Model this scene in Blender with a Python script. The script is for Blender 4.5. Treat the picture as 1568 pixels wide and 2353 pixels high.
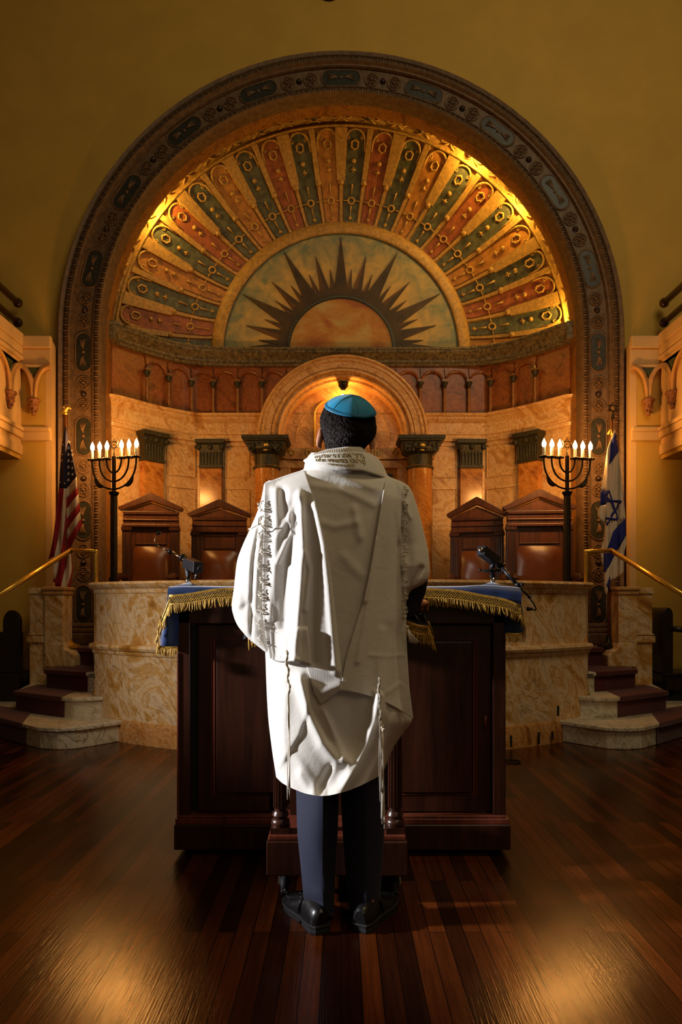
import bpy, bmesh, math, random
import numpy as np
from mathutils import Vector, Matrix
for o in list(bpy.data.objects): bpy.data.objects.remove(o)
SC = bpy.context.scene
COL = SC.collection
PI = math.pi
random.seed(7)
RNG = np.random.RandomState(5)
# ---------------------------------------------------------------- camera
CAM_H, FPX = 1.088, 1600.0
cam = bpy.data.cameras.new('camera'); camo = bpy.data.objects.new('camera', cam); COL.objects.link(camo)
camo.location = (0, 0, CAM_H); camo.rotation_euler = (PI/2, 0, 0)
cam.sensor_fit = 'VERTICAL'; cam.sensor_height = 36.0; cam.sensor_width = 24.0
cam.lens = 36.0*FPX/2353.0
cam.shift_y = (1385-1176.5)/2353.0
cam.clip_end = 60; cam.clip_start = 0.05
SC.camera = camo
# ---------------------------------------------------------------- world, exposure
SC.view_settings.view_transform = 'Standard'
SC.view_settings.look = 'None'
SC.view_settings.gamma = 1.0
SC.view_settings.exposure = 0.0
SC.view_settings.use_curve_mapping = False
w = bpy.data.worlds.new('world'); SC.world = w; w.use_nodes = True
bg = w.node_tree.nodes['Background']; bg.inputs[0].default_value = (1.0, .64, .25, 1); bg.inputs[1].default_value = 0.050
try:
    cy = SC.cycles
    cy.max_bounces = 5; cy.diffuse_bounces = 3; cy.glossy_bounces = 2; cy.transmission_bounces = 2
    cy.sample_clamp_indirect = 3.0; cy.caustics_reflective = False; cy.caustics_refractive = False
    cy.use_denoising = True; cy.denoiser = 'OPENIMAGEDENOISE'
    cy.use_light_tree = True
    cy.use_adaptive_sampling = True; cy.adaptive_threshold = 0.02
except Exception as e: print(e)
# ---------------------------------------------------------------- large lights
def area(name, loc, target, size, energy, color, spread=180, sy=None):
    l = bpy.data.lights.new(name, 'AREA'); l.energy = energy; l.color = color; l.size = size
    if sy: l.shape = 'RECTANGLE'; l.size_y = sy
    l.spread = math.radians(spread)
    o = bpy.data.objects.new(name, l); COL.objects.link(o); o.location = loc
    o.rotation_euler = (Vector(target)-Vector(loc)).to_track_quat('-Z', 'Y').to_euler(); return o
def spot(name, loc, target, energy, color, angle, blend, rad):
    l = bpy.data.lights.new(name, 'SPOT'); l.energy = energy; l.color = color
    l.spot_size = math.radians(angle); l.spot_blend = blend; l.shadow_soft_size = rad
    o = bpy.data.objects.new(name, l); COL.objects.link(o); o.location = loc
    o.rotation_euler = (Vector(target)-Vector(loc)).to_track_quat('-Z', 'Y').to_euler(); return o
# unseen flash strobe off to the left, falling across the person
spot('side_strobe', (-4.6, 2.0, 2.0), (-.05, 2.42, 1.10), 1600, (.96, .97, 1.0), 28, .40, .12)
spot('strobe_spill_fill', (-3.0, 2.2, 2.1), (-.9, 5.2, .80), 230, (1.0, .88, .74), 44, .9, .2)  # added second spot, stands in for strobe spill on the marble parapet
# warm hall lighting from the ceiling behind the camera
area('hall_ceiling_light', (2.6, 1.4, 7.4), (0.5, 6.8, 3.2), 2.6, 105, (1.0, .80, .46))
area('hall_rear_light', (1.6, -2.5, 4.2), (0.1, 3.0, 1.3), 2.5, 18, (1.0, .76, .48))
# ---------------------------------------------------------------- helpers
def W(px, py, Y): return (Y*(px-784)/FPX, Y, CAM_H-(py-1385)*Y/FPX)
def WX(px, Y): return Y*(px-784)/FPX
def WZ(py, Y): return CAM_H-(py-1385)*Y/FPX
def lin(c): return tuple(((v/12.92) if v <= .04045 else ((v+.055)/1.055)**2.4) for v in c)
def C(r, g, b): return lin((r/255, g/255, b/255))+(1,)
class MB:
    def __init__(s): s.v = []; s.f = []; s.m = []; s.cur = 0
    def mat(s, i): s.cur = i; return s
    def add(s, vs, fs):
        n = len(s.v); s.v += [tuple(map(float, p)) for p in vs]
        for q in fs: s.f.append(tuple(n+i for i in q)); s.m.append(s.cur)
        return s
    def box(s, x0, x1, y0, y1, z0, z1):
        vs = [(x, y, z) for x in (x0, x1) for y in (y0, y1) for z in (z0, z1)]
        return s.add(vs, [(0,1,3,2),(4,6,7,5),(0,4,5,1),(2,3,7,6),(0,2,6,4),(1,5,7,3)])
    def obox(s, c, size, M=None):
        M = M or Matrix.Identity(3); c = Vector(c); hx, hy, hz = [k/2 for k in size]
        vs = [c+M@Vector((x, y, z)) for x in (-hx, hx) for y in (-hy, hy) for z in (-hz, hz)]
        return s.add(vs, [(0,1,3,2),(4,6,7,5),(0,4,5,1),(2,3,7,6),(0,2,6,4),(1,5,7,3)])
    def prism(s, poly, y0, y1):   # poly in (x, z)
        n = len(poly); vs = [(x, y0, z) for x, z in poly]+[(x, y1, z) for x, z in poly]
        return s.add(vs, [tuple(range(n)), tuple(range(2*n-1, n-1, -1))]+[(i, (i+1) % n, n+(i+1) % n, n+i) for i in range(n)])
    def slab(s, poly, z0, z1):    # poly in (x, y)
        n = len(poly); vs = [(x, y, z0) for x, y in poly]+[(x, y, z1) for x, y in poly]
        return s.add(vs, [tuple(range(n)), tuple(range(2*n-1, n-1, -1))]+[(i, (i+1) % n, n+(i+1) % n, n+i) for i in range(n)])
    def grid(s, P, closeu=False, closev=False):
        P = np.asarray(P); m, n = P.shape[:2]; base = len(s.v)
        s.v += [tuple(map(float, p)) for p in P.reshape(-1, 3)]
        for i in range(m if closeu else m-1):
            for j in range(n if closev else n-1):
                a, b = i*n+j, i*n+(j+1) % n; i2 = (i+1) % m
                s.f.append((base+a, base+b, base+i2*n+(j+1) % n, base+i2*n+j)); s.m.append(s.cur)
        return s
    def tube(s, pts, r, n=8, closed=False, cap=True):
        P = [Vector(p) for p in pts]; k = len(P)
        R = list(r) if hasattr(r, '__len__') else [r]*k
        rings = []; up = None
        for i in range(k):
            if closed: t = P[(i+1) % k]-P[(i-1) % k]
            else: t = P[min(i+1, k-1)]-P[max(i-1, 0)]
            if t.length < 1e-9: t = Vector((0, 0, 1))
            t.normalize()
            if up is None:
                up = Vector((0, 0, 1)) if abs(t.z) < .9 else Vector((0, 1, 0))
            a = up-t*up.dot(t)
            if a.length < 1e-6: a = Vector((1, 0, 0))-t*t.x
            a.normalize(); up = a; b = t.cross(a)
            rings.append([P[i]+(a*math.cos(2*PI*j/n)+b*math.sin(2*PI*j/n))*R[i] for j in range(n)])
        base = len(s.v)
        s.grid(rings, closeu=closed, closev=True)
        if cap and not closed:
            s.f.append(tuple(base+j for j in range(n))); s.m.append(s.cur)
            s.f.append(tuple(base+(k-1)*n+j for j in range(n))); s.m.append(s.cur)
        return s
    def lathe(s, prof, c, n=24, sx=1, sy=1):   # prof [(r,z)]
        cx, cy, cz = c; rings = [[(cx+r*sx*math.cos(2*PI*j/n), cy+r*sy*math.sin(2*PI*j/n), cz+z) for j in range(n)] for r, z in prof]
        base = len(s.v); s.grid(rings, closev=True)
        for q, k in ((0, 0), (len(prof)-1, 1)):
            if prof[q][0] > 1e-5: s.f.append(tuple(base+q*n+j for j in range(n))); s.m.append(s.cur)
        return s
    def ball(s, c, r, n=12, M=None):
        rx, ry, rz = r if hasattr(r, '__len__') else (r, r, r); c = Vector(c); M = M or Matrix.Identity(3)
        m = max(6, n//2+2)
        return s.grid([[c+M@Vector((rx*math.sin(PI*i/m)*math.cos(2*PI*j/n), ry*math.sin(PI*i/m)*math.sin(2*PI*j/n), rz*math.cos(PI*i/m))) for j in range(n)] for i in range(m+1)], closev=True)
    def build(s, name, mats, parent=None, smooth=False, bevel=0, label=None, solid=0, weld=False, auto=None):
        me = bpy.data.meshes.new(name); me.from_pydata(s.v, [], s.f)
        mats = mats if isinstance(mats, (list, tuple)) else [mats]
        for m in mats: me.materials.append(m)
        if len(mats) > 1: me.polygons.foreach_set('material_index', s.m)
        bm = bmesh.new(); bm.from_mesh(me)
        if weld: bmesh.ops.remove_doubles(bm, verts=bm.verts, dist=1e-5)
        bmesh.ops.recalc_face_normals(bm, faces=bm.faces); bm.to_mesh(me); bm.free()
        if smooth: me.polygons.foreach_set('use_smooth', [True]*len(me.polygons))
        if smooth and auto: me.set_sharp_from_angle(angle=math.radians(auto))
        me.update()
        o = bpy.data.objects.new(name, me); COL.objects.link(o)
        if parent: o.parent = parent; o.matrix_parent_inverse = pinv(parent)
        if bevel:
            b = o.modifiers.new('bevel', 'BEVEL'); b.width = bevel; b.segments = 2; b.limit_method = 'ANGLE'; b.angle_limit = math.radians(40)
        if solid:
            b = o.modifiers.new('solid', 'SOLIDIFY'); b.thickness = solid; b.offset = 0
        if label: o['label'] = label
        return o
def wmat(o):
    M = o.matrix_basis.copy(); 
    if o.parent: M = wmat(o.parent)@o.matrix_parent_inverse@M
    return M
def pinv(p): return wmat(p).inverted()
def tag(o, label=None, cat=None, group=None, kind=None):
    if label: o['label'] = label
    if cat: o['category'] = cat
    if group: o['group'] = group
    if kind: o['kind'] = kind
    return o
def struct(o): o['kind'] = 'structure'; return o
def empty(name, loc=(0, 0, 0), rz=0):
    o = bpy.data.objects.new(name, None); COL.objects.link(o); o.location = loc; o.rotation_euler = (0, 0, rz)
    o.empty_display_size = .1; return o
def kids(o): return [c for c in bpy.data.objects if c.parent == o]
def dup(o, parent=None, mirror=False):
    ch = kids(o); c = o.copy(); COL.objects.link(c)
    if parent: c.parent = parent; c.matrix_parent_inverse = o.matrix_parent_inverse.copy()
    for k in ch: dup(k, c)
    return c
def interp(tab, y):
    a = np.asarray(tab, float); return np.interp(y, a[:, 0], a[:, 1])
def pchip(tab, y):   # smooth interpolation through the points
    a = np.asarray(tab, float); xs, ys = a[:, 0], a[:, 1]; y = np.clip(np.asarray(y, float), xs[0], xs[-1])
    d = np.diff(ys)/np.diff(xs); m = np.zeros(len(xs)); m[0], m[-1] = d[0], d[-1]
    for i in range(1, len(xs)-1):
        m[i] = 0 if d[i-1]*d[i] <= 0 else 2*d[i-1]*d[i]/(d[i-1]+d[i])
    k = np.clip(np.searchsorted(xs, y)-1, 0, len(xs)-2); h = xs[k+1]-xs[k]; t = (y-xs[k])/h
    return (2*t**3-3*t**2+1)*ys[k]+(t**3-2*t**2+t)*h*m[k]+(-2*t**3+3*t**2)*ys[k+1]+(t**3-t**2)*h*m[k+1]
def arcpts(cx, cz, r, a0, a1, n): return [(cx+r*math.cos(a0+(a1-a0)*i/n), cz+r*math.sin(a0+(a1-a0)*i/n)) for i in range(n+1)]
# ---------------------------------------------------------------- materials
def newmat(name):
    m = bpy.data.materials.new(name); m.use_nodes = True; nt = m.node_tree; return m, nt, nt.nodes['Principled BSDF']
def nd(nt, t, **k):
    n = nt.nodes.new(t)
    for a, v in k.items(): setattr(n, a, v)
    return n
def coords(nt, scale=(1, 1, 1), rot=(0, 0, 0)):
    tc = nd(nt, 'ShaderNodeTexCoord'); mp = nd(nt, 'ShaderNodeMapping'); mp.inputs['Scale'].default_value = scale; mp.inputs['Rotation'].default_value = rot
    nt.links.new(tc.outputs['Object'], mp.inputs['Vector']); return mp.outputs[0]
def noise(nt, vec, scale, detail=4, rough=.55, dist=0):
    n = nd(nt, 'ShaderNodeTexNoise'); n.inputs['Scale'].default_value = scale; n.inputs['Detail'].default_value = detail
    n.inputs['Roughness'].default_value = rough; n.inputs['Distortion'].default_value = dist
    if vec: nt.links.new(vec, n.inputs['Vector'])
    return n.outputs['Fac']
def ramp(nt, fac, stops):
    r = nd(nt, 'ShaderNodeValToRGB'); e = r.color_ramp.elements
    while len(e) < len(stops): e.new(.5)
    for i, (p, c) in enumerate(stops): e[i].position = p; e[i].color = c
    nt.links.new(fac, r.inputs[0]); return r.outputs[0]
def mix(nt, fac, a, b, mode='MIX'):
    m = nd(nt, 'ShaderNodeMix', data_type='RGBA', blend_type=mode)
    for sock, v in ((m.inputs[0], fac), (m.inputs[6], a), (m.inputs[7], b)):
        if hasattr(v, 'links') or hasattr(v, 'is_linked'): nt.links.new(v, sock)
        else: sock.default_value = v
    return m.outputs[2]
def bump(nt, b, h, strength=.3, dist=.01):
    n = nd(nt, 'ShaderNodeBump'); n.inputs['Strength'].default_value = strength; n.inputs['Distance'].default_value = dist
    nt.links.new(h, n.inputs['Height']); nt.links.new(n.outputs[0], b.inputs['Normal'])
def plain(name, col, rough=.5, metal=0, var=.15, nscale=12, bmp=0, spec=None, sheen=0, coat=0):
    m, nt, b = newmat(name); v = coords(nt); f = noise(nt, v, nscale)
    c2 = tuple(max(0, k*(1-var*2)) for k in col[:3])+(1,); c1 = tuple(min(1, k*(1+var)) for k in col[:3])+(1,)
    nt.links.new(ramp(nt, f, [(.3, c2), (.7, c1)]), b.inputs['Base Color'])
    b.inputs['Roughness'].default_value = rough; b.inputs['Metallic'].default_value = metal
    if spec is not None: b.inputs['Specular IOR Level'].default_value = spec
    if sheen: b.inputs['Sheen Weight'].default_value = sheen; b.inputs['Sheen Roughness'].default_value = .4
    if coat: b.inputs['Coat Weight'].default_value = coat; b.inputs['Coat Roughness'].default_value = .15
    if bmp: bump(nt, b, noise(nt, v, nscale*4), bmp, .004)
    return m
def marble(name, light, mid, dark, vein, scale=2.2, rough=.28, rot=.7, veinw=.02, stretch=(1, 1, .6)):
    m, nt, b = newmat(name); v0 = coords(nt, (1, 1, 1), (0, rot, .3)); mp2 = nd(nt, 'ShaderNodeMapping'); mp2.inputs['Scale'].default_value = stretch; nt.links.new(v0, mp2.inputs[0]); v = mp2.outputs[0]
    f = noise(nt, v, scale, 9, .66, 1.9)
    base = ramp(nt, f, [(.30, dark), (.42, mid), (.48, light), (.535, mid), (.58, light), (.76, dark)])
    v2 = noise(nt, v, scale*1.7, 5, .6, 2.2)
    mt = nd(nt, 'ShaderNodeMath', operation='SUBTRACT'); nt.links.new(v2, mt.inputs[0]); mt.inputs[1].default_value = .5
    ab = nd(nt, 'ShaderNodeMath', operation='ABSOLUTE'); nt.links.new(mt.outputs[0], ab.inputs[0])
    k = ramp(nt, ab.outputs[0], [(0, (1, 1, 1, 1)), (veinw, (0, 0, 0, 1))])
    sep = nd(nt, 'ShaderNodeMath', operation='MULTIPLY'); nt.links.new(k, sep.inputs[0]); sep.inputs[1].default_value = .8
    col = mix(nt, sep.outputs[0], base, vein)
    f3 = noise(nt, v, scale*14, 4, .7)
    col = mix(nt, .35, col, ramp(nt, f3, [(.3, (.55, .5, .45, 1)), (.6, (1, 1, 1, 1))]), 'MULTIPLY')
    nt.links.new(col, b.inputs['Base Color']); b.inputs['Roughness'].default_value = rough
    return m
def wood(name, a, c, rough=.3, axis=2, scale=3, coat=.2):
    st = [9, 9, 9]; st[axis] = .8
    m, nt, b = newmat(name); v = coords(nt, tuple(st)); f = noise(nt, v, scale, 6, .65, .6)
    f2 = noise(nt, coords(nt), 1.6, 3)
    col = ramp(nt, f, [(.3, a), (.72, c)])
    col = mix(nt, .4, col, ramp(nt, f2, [(.3, (.45, .4, .4, 1)), (.7, (1, 1, 1, 1))]), 'MULTIPLY')
    nt.links.new(col, b.inputs['Base Color']); b.inputs['Roughness'].default_value = rough
    b.inputs['Coat Weight'].default_value = coat; b.inputs['Coat Roughness'].default_value = .25
    bump(nt, b, f, .08, .004); return m
def emis(name, col, strength):
    m, nt, b = newmat(name); b.inputs['Base Color'].default_value = (.9, .85, .7, 1)
    b.inputs['Emission Color'].default_value = col; b.inputs['Emission Strength'].default_value = strength; return m
M = {}
M['wall'] = plain('ochre_plaster', C(196, 156, 66), .75, var=.04, nscale=3, bmp=.05)
M['stone'] = plain('cream_gallery_plaster', C(208, 170, 116), .7, var=.05, nscale=4)
M['stone_arch'] = plain('tan_arch_moulding', C(196, 146, 84), .6, var=.1)
M['green_inset'] = plain('green_inset', C(58, 66, 38), .5)
M['corbel'] = plain('carved_brown_corbel', C(150, 92, 52), .5, var=.3, nscale=60, bmp=.6)
M['stucco'] = plain('painted_brown_stucco', C(108, 82, 58), .55, var=.22, nscale=22, bmp=.5)
M['stucco2'] = plain('rosette_stucco', C(118, 86, 54), .55, var=.25, nscale=40, bmp=.5)
M['slate'] = plain('slate_enamel', C(46, 46, 40), .4, var=.25, nscale=25, bmp=.2)
M['stud'] = plain('dark_stud', C(48, 30, 26), .4)
M['bema'] = marble('golden_bema_marble', C(236, 208, 170), C(210, 158, 84), C(158, 104, 40), C(112, 70, 30), 1.7, .3, .8, .010, (1.5, 1.5, .55))
M['bema_base'] = marble('brown_plinth_marble', C(204, 148, 84), C(164, 104, 46), C(110, 66, 26), C(210, 170, 120), 3.2, .35)
M['cream'] = marble('cream_apse_marble', C(226, 192, 146), C(204, 156, 96), C(160, 108, 50), C(120, 74, 30), 2.4, .3, veinw=.010, stretch=(1.5, 1.5, .7))
M['orange'] = marble('orange_shaft_marble', C(200, 138, 66), C(172, 106, 42), C(130, 74, 26), C(214, 160, 96), 2.6, .18, veinw=.012)
M['jamb'] = marble('brown_orange_soffit', C(160, 108, 48), C(128, 80, 32), C(84, 52, 22), C(96, 54, 22), 3.4, .35)
M['arcade'] = marble('russet_arcade_marble', C(150, 86, 42), C(120, 64, 30), C(78, 40, 22), C(160, 100, 56), 2.8, .35)
M['archm'] = marble('ark_arch_marble', C(222, 178, 124), C(200, 150, 92), C(160, 108, 60), C(140, 90, 50), 3.0, .32)
M['verd'] = plain('dark_green_bronze', C(52, 50, 34), .38, .25, var=.4, nscale=45, bmp=.7)
M['gold'] = plain('antique_gold', C(222, 184, 84), .42, .25, var=.15, nscale=30)
M['goldpaint'] = plain('gilded_plaster', C(182, 138, 70), .55, .08, var=.25, nscale=30, bmp=.35)
M['rib'] = plain('gilt_cream_rib', C(174, 130, 66), .55, .03, var=.2, nscale=30, bmp=.25)
M['f_slate'] = plain('fan_slate_blue', C(84, 82, 62), .55, var=.3, nscale=16, bmp=.3)
M['f_red'] = plain('fan_brick_red', C(148, 78, 40), .55, var=.22, nscale=16, bmp=.3)
M['f_ochre'] = plain('fan_ochre', C(172, 112, 44), .55, var=.2, nscale=16, bmp=.3)
M['cornice'] = plain('cornice_grey_brown', C(112, 98, 70), .5, var=.4, nscale=30, bmp=.4)
M['steps'] = marble('pale_step_marble', C(226, 216, 198), C(204, 190, 166), C(166, 150, 122), C(110, 96, 76), 2.5, .38)
M['carpet'] = plain('maroon_carpet', C(86, 22, 30), .95, var=.25, nscale=90, bmp=.5, sheen=.25)
M['brass'] = plain('polished_brass', C(222, 178, 76), .30, .75, var=.08)
M['iron'] = plain('black_iron', C(44, 36, 28), .4, .6, var=.2)
M['walnut'] = wood('dark_walnut', C(50, 25, 12), C(90, 48, 22), .33)
M['walnut2'] = wood('reddish_walnut_panel', C(62, 31, 13), C(112, 60, 26), .36)
M['bim'] = wood('bimah_mahogany', C(38, 18, 11), C(76, 38, 23), .3)
M['bim_red'] = wood('bimah_moulding', C(92, 40, 28), C(140, 70, 50), .25)
M['black'] = plain('black_void', C(14, 10, 9), .7, var=.1)
M['leather'] = plain('brown_leather', C(112, 62, 28), .3, 0, var=.18, nscale=5, bmp=.08)
M['pew'] = wood('near_black_pew', C(22, 12, 12), C(44, 24, 22), .35)
M['candle'] = plain('white_candle_tube', C(236, 226, 214), .45, var=.02)
M['bulb'] = emis('lit_flame_bulb', (1.0, .46, .11, 1), 440)
M['lamp'] = emis('lit_cove_lamp', (1.0, .62, .11, 1), 1500)
M['lamp2'] = emis('lit_ark_lamp', (1.0, .42, .08, 1), 260)
M['micb'] = plain('black_mic_metal', C(44, 42, 46), .35, .5)
M['micchrome'] = plain('bronze_chrome', C(170, 130, 92), .22, 1.0)
M['chrome'] = plain('chrome', C(200, 200, 205), .15, 1.0, var=.05)
M['velvet'] = plain('blue_velvet', C(16, 46, 98), .45, 0, var=.3, nscale=6, sheen=.5)
M['navyv'] = plain('navy_velvet', C(18, 26, 48), .4, 0, var=.3, nscale=6, sheen=.15)
M['fringe'] = plain('gold_fringe', C(206, 160, 66), .42, .3, var=.25, nscale=80)
M['skin'] = plain('skin', C(216, 148, 116), .5, var=.06, nscale=10)
M['skin'].node_tree.nodes['Principled BSDF'].inputs['Subsurface Weight'].default_value = .35; M['skin'].node_tree.nodes['Principled BSDF'].inputs['Subsurface Radius'].default_value = (.03, .008, .004)
M['suit'] = plain('navy_suit', C(30, 32, 56), .75, var=.12, nscale=120)
M['trou'] = plain('navy_trousers', C(25, 28, 54), .7, var=.1, nscale=150, sheen=.1)
M['shoe'] = plain('black_shoe_leather', C(24, 22, 24), .32, var=.2, nscale=14, bmp=.1)
M['sole'] = plain('black_rubber_sole', C(34, 32, 34), .6)
M['teal'] = plain('teal_suede', C(0, 138, 184), .7, var=.1, nscale=30, sheen=.3)
M['teal2'] = plain('teal_rim', C(0, 112, 152), .6, var=.08, nscale=30)
M['thread'] = plain('cream_thread', C(226, 216, 200), .8, var=.06)
M['gthread'] = plain('gold_embroidery', C(150, 128, 66), .45, .3, var=.3, nscale=100)
M['flagred'] = plain('flag_red', C(158, 22, 36), .8, var=.1)
M['flagwhite'] = plain('flag_white', C(222, 204, 184), .8, var=.05)
M['flagblue'] = plain('flag_navy', C(34, 30, 66), .8, var=.1)
M['isrblue'] = plain('flag_royal_blue', C(30, 38, 128), .8, var=.1)
M['pole'] = wood('flagpole_wood', C(110, 60, 26), C(160, 96, 46), .3)
def hair_mat():
    m, nt, b = newmat('dark_brown_hair'); v = coords(nt, (60, 60, 9)); f = noise(nt, v, 3, 6, .7, .5)
    nt.links.new(ramp(nt, f, [(.35, C(24, 14, 10)), (.6, C(58, 38, 30)), (.8, C(118, 90, 74))]), b.inputs['Base Color'])
    b.inputs['Roughness'].default_value = .6; b.inputs['Specular IOR Level'].default_value = .3; bump(nt, b, f, 1.0, .012); return m
M['hair'] = hair_mat()
def cloth_mat(name, col, ribs):
    m, nt, b = newmat(name); v = coords(nt)
    if ribs:
        wv = nd(nt, 'ShaderNodeTexWave', wave_type='BANDS', bands_direction='X'); wv.inputs['Scale'].default_value = 118; wv.inputs['Distortion'].default_value = .25
        nt.links.new(v, wv.inputs['Vector']); h = wv.outputs['Fac']
        c = ramp(nt, h, [(.15, tuple(k*.80 for k in col[:3])+(1,)), (.6, col)])
        bump(nt, b, h, .3, .0012)
    else:
        h = noise(nt, v, 320, 2); c = ramp(nt, h, [(.3, tuple(k*.93 for k in col[:3])+(1,)), (.7, col)])
        f = noise(nt, v, 14, 4, .6, .5)
        mt = nd(nt, 'ShaderNodeMath', operation='MULTIPLY_ADD'); nt.links.new(h, mt.inputs[0]); mt.inputs[1].default_value = .12; nt.links.new(f, mt.inputs[2])
        bump(nt, b, mt.outputs[0], .22, .012)
    nt.links.new(c, b.inputs['Base Color']); b.inputs['Roughness'].default_value = .85; b.inputs['Sheen Weight'].default_value = .15
    return m
M['wool'] = cloth_mat('white_wool', C(238, 232, 224), False)
M['woolr'] = cloth_mat('white_ribbed_wool', C(240, 234, 227), True)
def floor_mat():
    m, nt, b = newmat('cherry_strip_floor'); v = coords(nt, (1, 1, 1), (0, 0, PI/2))
    br = nd(nt, 'ShaderNodeTexBrick'); br.offset = .37; br.inputs['Scale'].default_value = 1
    br.inputs['Brick Width'].default_value = 1.15; br.inputs['Row Height'].default_value = .058; br.inputs['Mortar Size'].default_value = .0018
    br.inputs['Mortar Smooth'].default_value = .1; br.inputs['Bias'].default_value = -.15
    br.inputs['Color1'].default_value = C(44, 18, 8); br.inputs['Color2'].default_value = C(112, 54, 20); br.inputs['Mortar'].default_value = C(26, 10, 6)
    nt.links.new(v, br.inputs['Vector'])
    g = noise(nt, coords(nt, (30, 1.4, 1)), 2.4, 6, .6, .4)
    c = mix(nt, .8, br.outputs['Color'], ramp(nt, g, [(.30, (.50, .45, .42, 1)), (.55, (1, 1, 1, 1)), (.74, (1.5, 1.35, 1.1, 1))]), 'MULTIPLY')
    w2 = noise(nt, coords(nt), 1.3, 5, .7, .3)
    c = mix(nt, .55, c, ramp(nt, w2, [(.35, (.5, .46, .44, 1)), (.65, (1.15, 1.1, 1.0, 1))]), 'MULTIPLY')
    nt.links.new(c, b.inputs['Base Color'])
    rr = ramp(nt, noise(nt, coords(nt), 3, 2, .5), [(.3, (.17, .17, .17, 1)), (.75, (.22, .22, .22, 1))]); nt.links.new(rr, b.inputs['Roughness'])
    b.inputs['Specular IOR Level'].default_value = .30
    b.inputs['Specular Tint'].default_value = (1, .66, .34, 1)
    mt = nd(nt, 'ShaderNodeMath', operation='MULTIPLY_ADD'); nt.links.new(br.outputs['Fac'], mt.inputs[0]); mt.inputs[1].default_value = -1.2; nt.links.new(noise(nt, coords(nt, (90, 3, 1)), 2, 3, .6), mt.inputs[2])
    bump(nt, b, mt.outputs[0], .3, .002); return m
M['floor'] = floor_mat()
def sky_mat(name, lo, hi, mid):
    m, nt, b = newmat(name); v = coords(nt, (1, 1, 1.6)); f = noise(nt, v, 2.6, 5, .6, .6)
    nt.links.new(ramp(nt, f, [(.36, lo), (.5, mid), (.64, hi)]), b.inputs['Base Color']); b.inputs['Roughness'].default_value = .6; return m
def tymp_mat():
    m, nt, b = newmat('painted_cloud_sky')
    tc = nd(nt, 'ShaderNodeTexCoord'); L = nd(nt, 'ShaderNodeVectorMath', operation='LENGTH')
    mp = nd(nt, 'ShaderNodeMapping'); mp.inputs['Scale'].default_value = (1, 0, 1); mp.inputs['Location'].default_value = (0, 0, -4.04)
    nt.links.new(tc.outputs['Object'], mp.inputs['Vector']); nt.links.new(mp.outputs[0], L.inputs[0])
    f = noise(nt, coords(nt), 5, 6, .65, .8)
    s = nd(nt, 'ShaderNodeMath', operation='MULTIPLY_ADD'); nt.links.new(f, s.inputs[0]); s.inputs[1].default_value = 1.5; nt.links.new(L.outputs['Value'], s.inputs[2])
    c = ramp(nt, s.outputs[0], [(0, C(196, 158, 92)), (1, C(104, 114, 100))])
    e = [x for x in nt.nodes if x.type == 'VALTORGB'][-1]
    mr = nd(nt, 'ShaderNodeMapRange'); mr.inputs[1].default_value = 1.60; mr.inputs[2].default_value = 2.20; nt.links.new(s.outputs[0], mr.inputs[0]); nt.links.new(mr.outputs[0], e.inputs[0])
    nt.links.new(c, b.inputs['Base Color']); b.inputs['Roughness'].default_value = .6; return m
M['tymp'] = tymp_mat()
M['dawn'] = sky_mat('painted_sunset', C(150, 84, 38), C(176, 150, 96), C(172, 118, 50))
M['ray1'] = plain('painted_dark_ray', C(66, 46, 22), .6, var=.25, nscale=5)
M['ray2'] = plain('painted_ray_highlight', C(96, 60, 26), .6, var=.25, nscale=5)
# ================================================================ ROOM SHELL
YW, ZC, PZ = 7.2, 3.825, .66          # arch wall plane, arch centre height, platform height
ZF = WZ(768, YW)
struct(MB().box(-6, 6, -4, 7.4, -.12, 0).build('floor', M['floor']))
# arch wall with its opening
NB = MB(); R0 = 2.78
NB.prism([(-6, 3.69), (-R0, 3.69)]+[(-R0, ZC)]+[(x, z) for x, z in arcpts(0, ZC, R0, PI, PI/2, 40)]+[(0, 9), (-6, 9)], YW, YW+.3)
NB.prism([(6, 3.69), (R0, 3.69)]+[(R0, ZC)]+[(x, z) for x, z in arcpts(0, ZC, R0, 0, PI/2, 40)]+[(0, 9), (6, 9)], YW, YW+.3)
NB.box(-2.95, -R0, YW, YW+.3, 0, 3.69).box(R0, 2.95, YW, YW+.3, 0, 3.69)
struct(NB.build('wall_back', M['wall']))
for s, nm in ((-1, 'wall_left'), (1, 'wall_right')):
    struct(MB().slab([(s*6, 6.95), (s*2.884, 6.95), (s*2.935, YW+.02), (s*6, YW+.02)], 0, 3.66).build(nm, M['wall']))
# raised platform floor behind the parapet
pl = [(-2.95, 7.1), (-2.6, 6.62), (-2.33, 6.52), (-2.02, 5.72)]
R, Y0 = 3.0, 4.93
def bema_y(x, off=0): return Y0+R-math.sqrt((R-off)**2-x*x) if False else Y0+R-math.sqrt((R+off)**2-x*x)
front = [(x, bema_y(x, -.12)) for x in np.linspace(-1.95, 1.95, 25)]
poly = pl+front+[(2.02, 5.72), (2.33, 6.52), (2.6, 6.62), (2.95, 7.1), (2.95, 7.4), (2.6, 8.4), (-2.6, 8.4), (-2.95, 7.4)]
struct(MB().slab(poly, PZ-.08, PZ).build('floor_platform', M['walnut2']))
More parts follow.
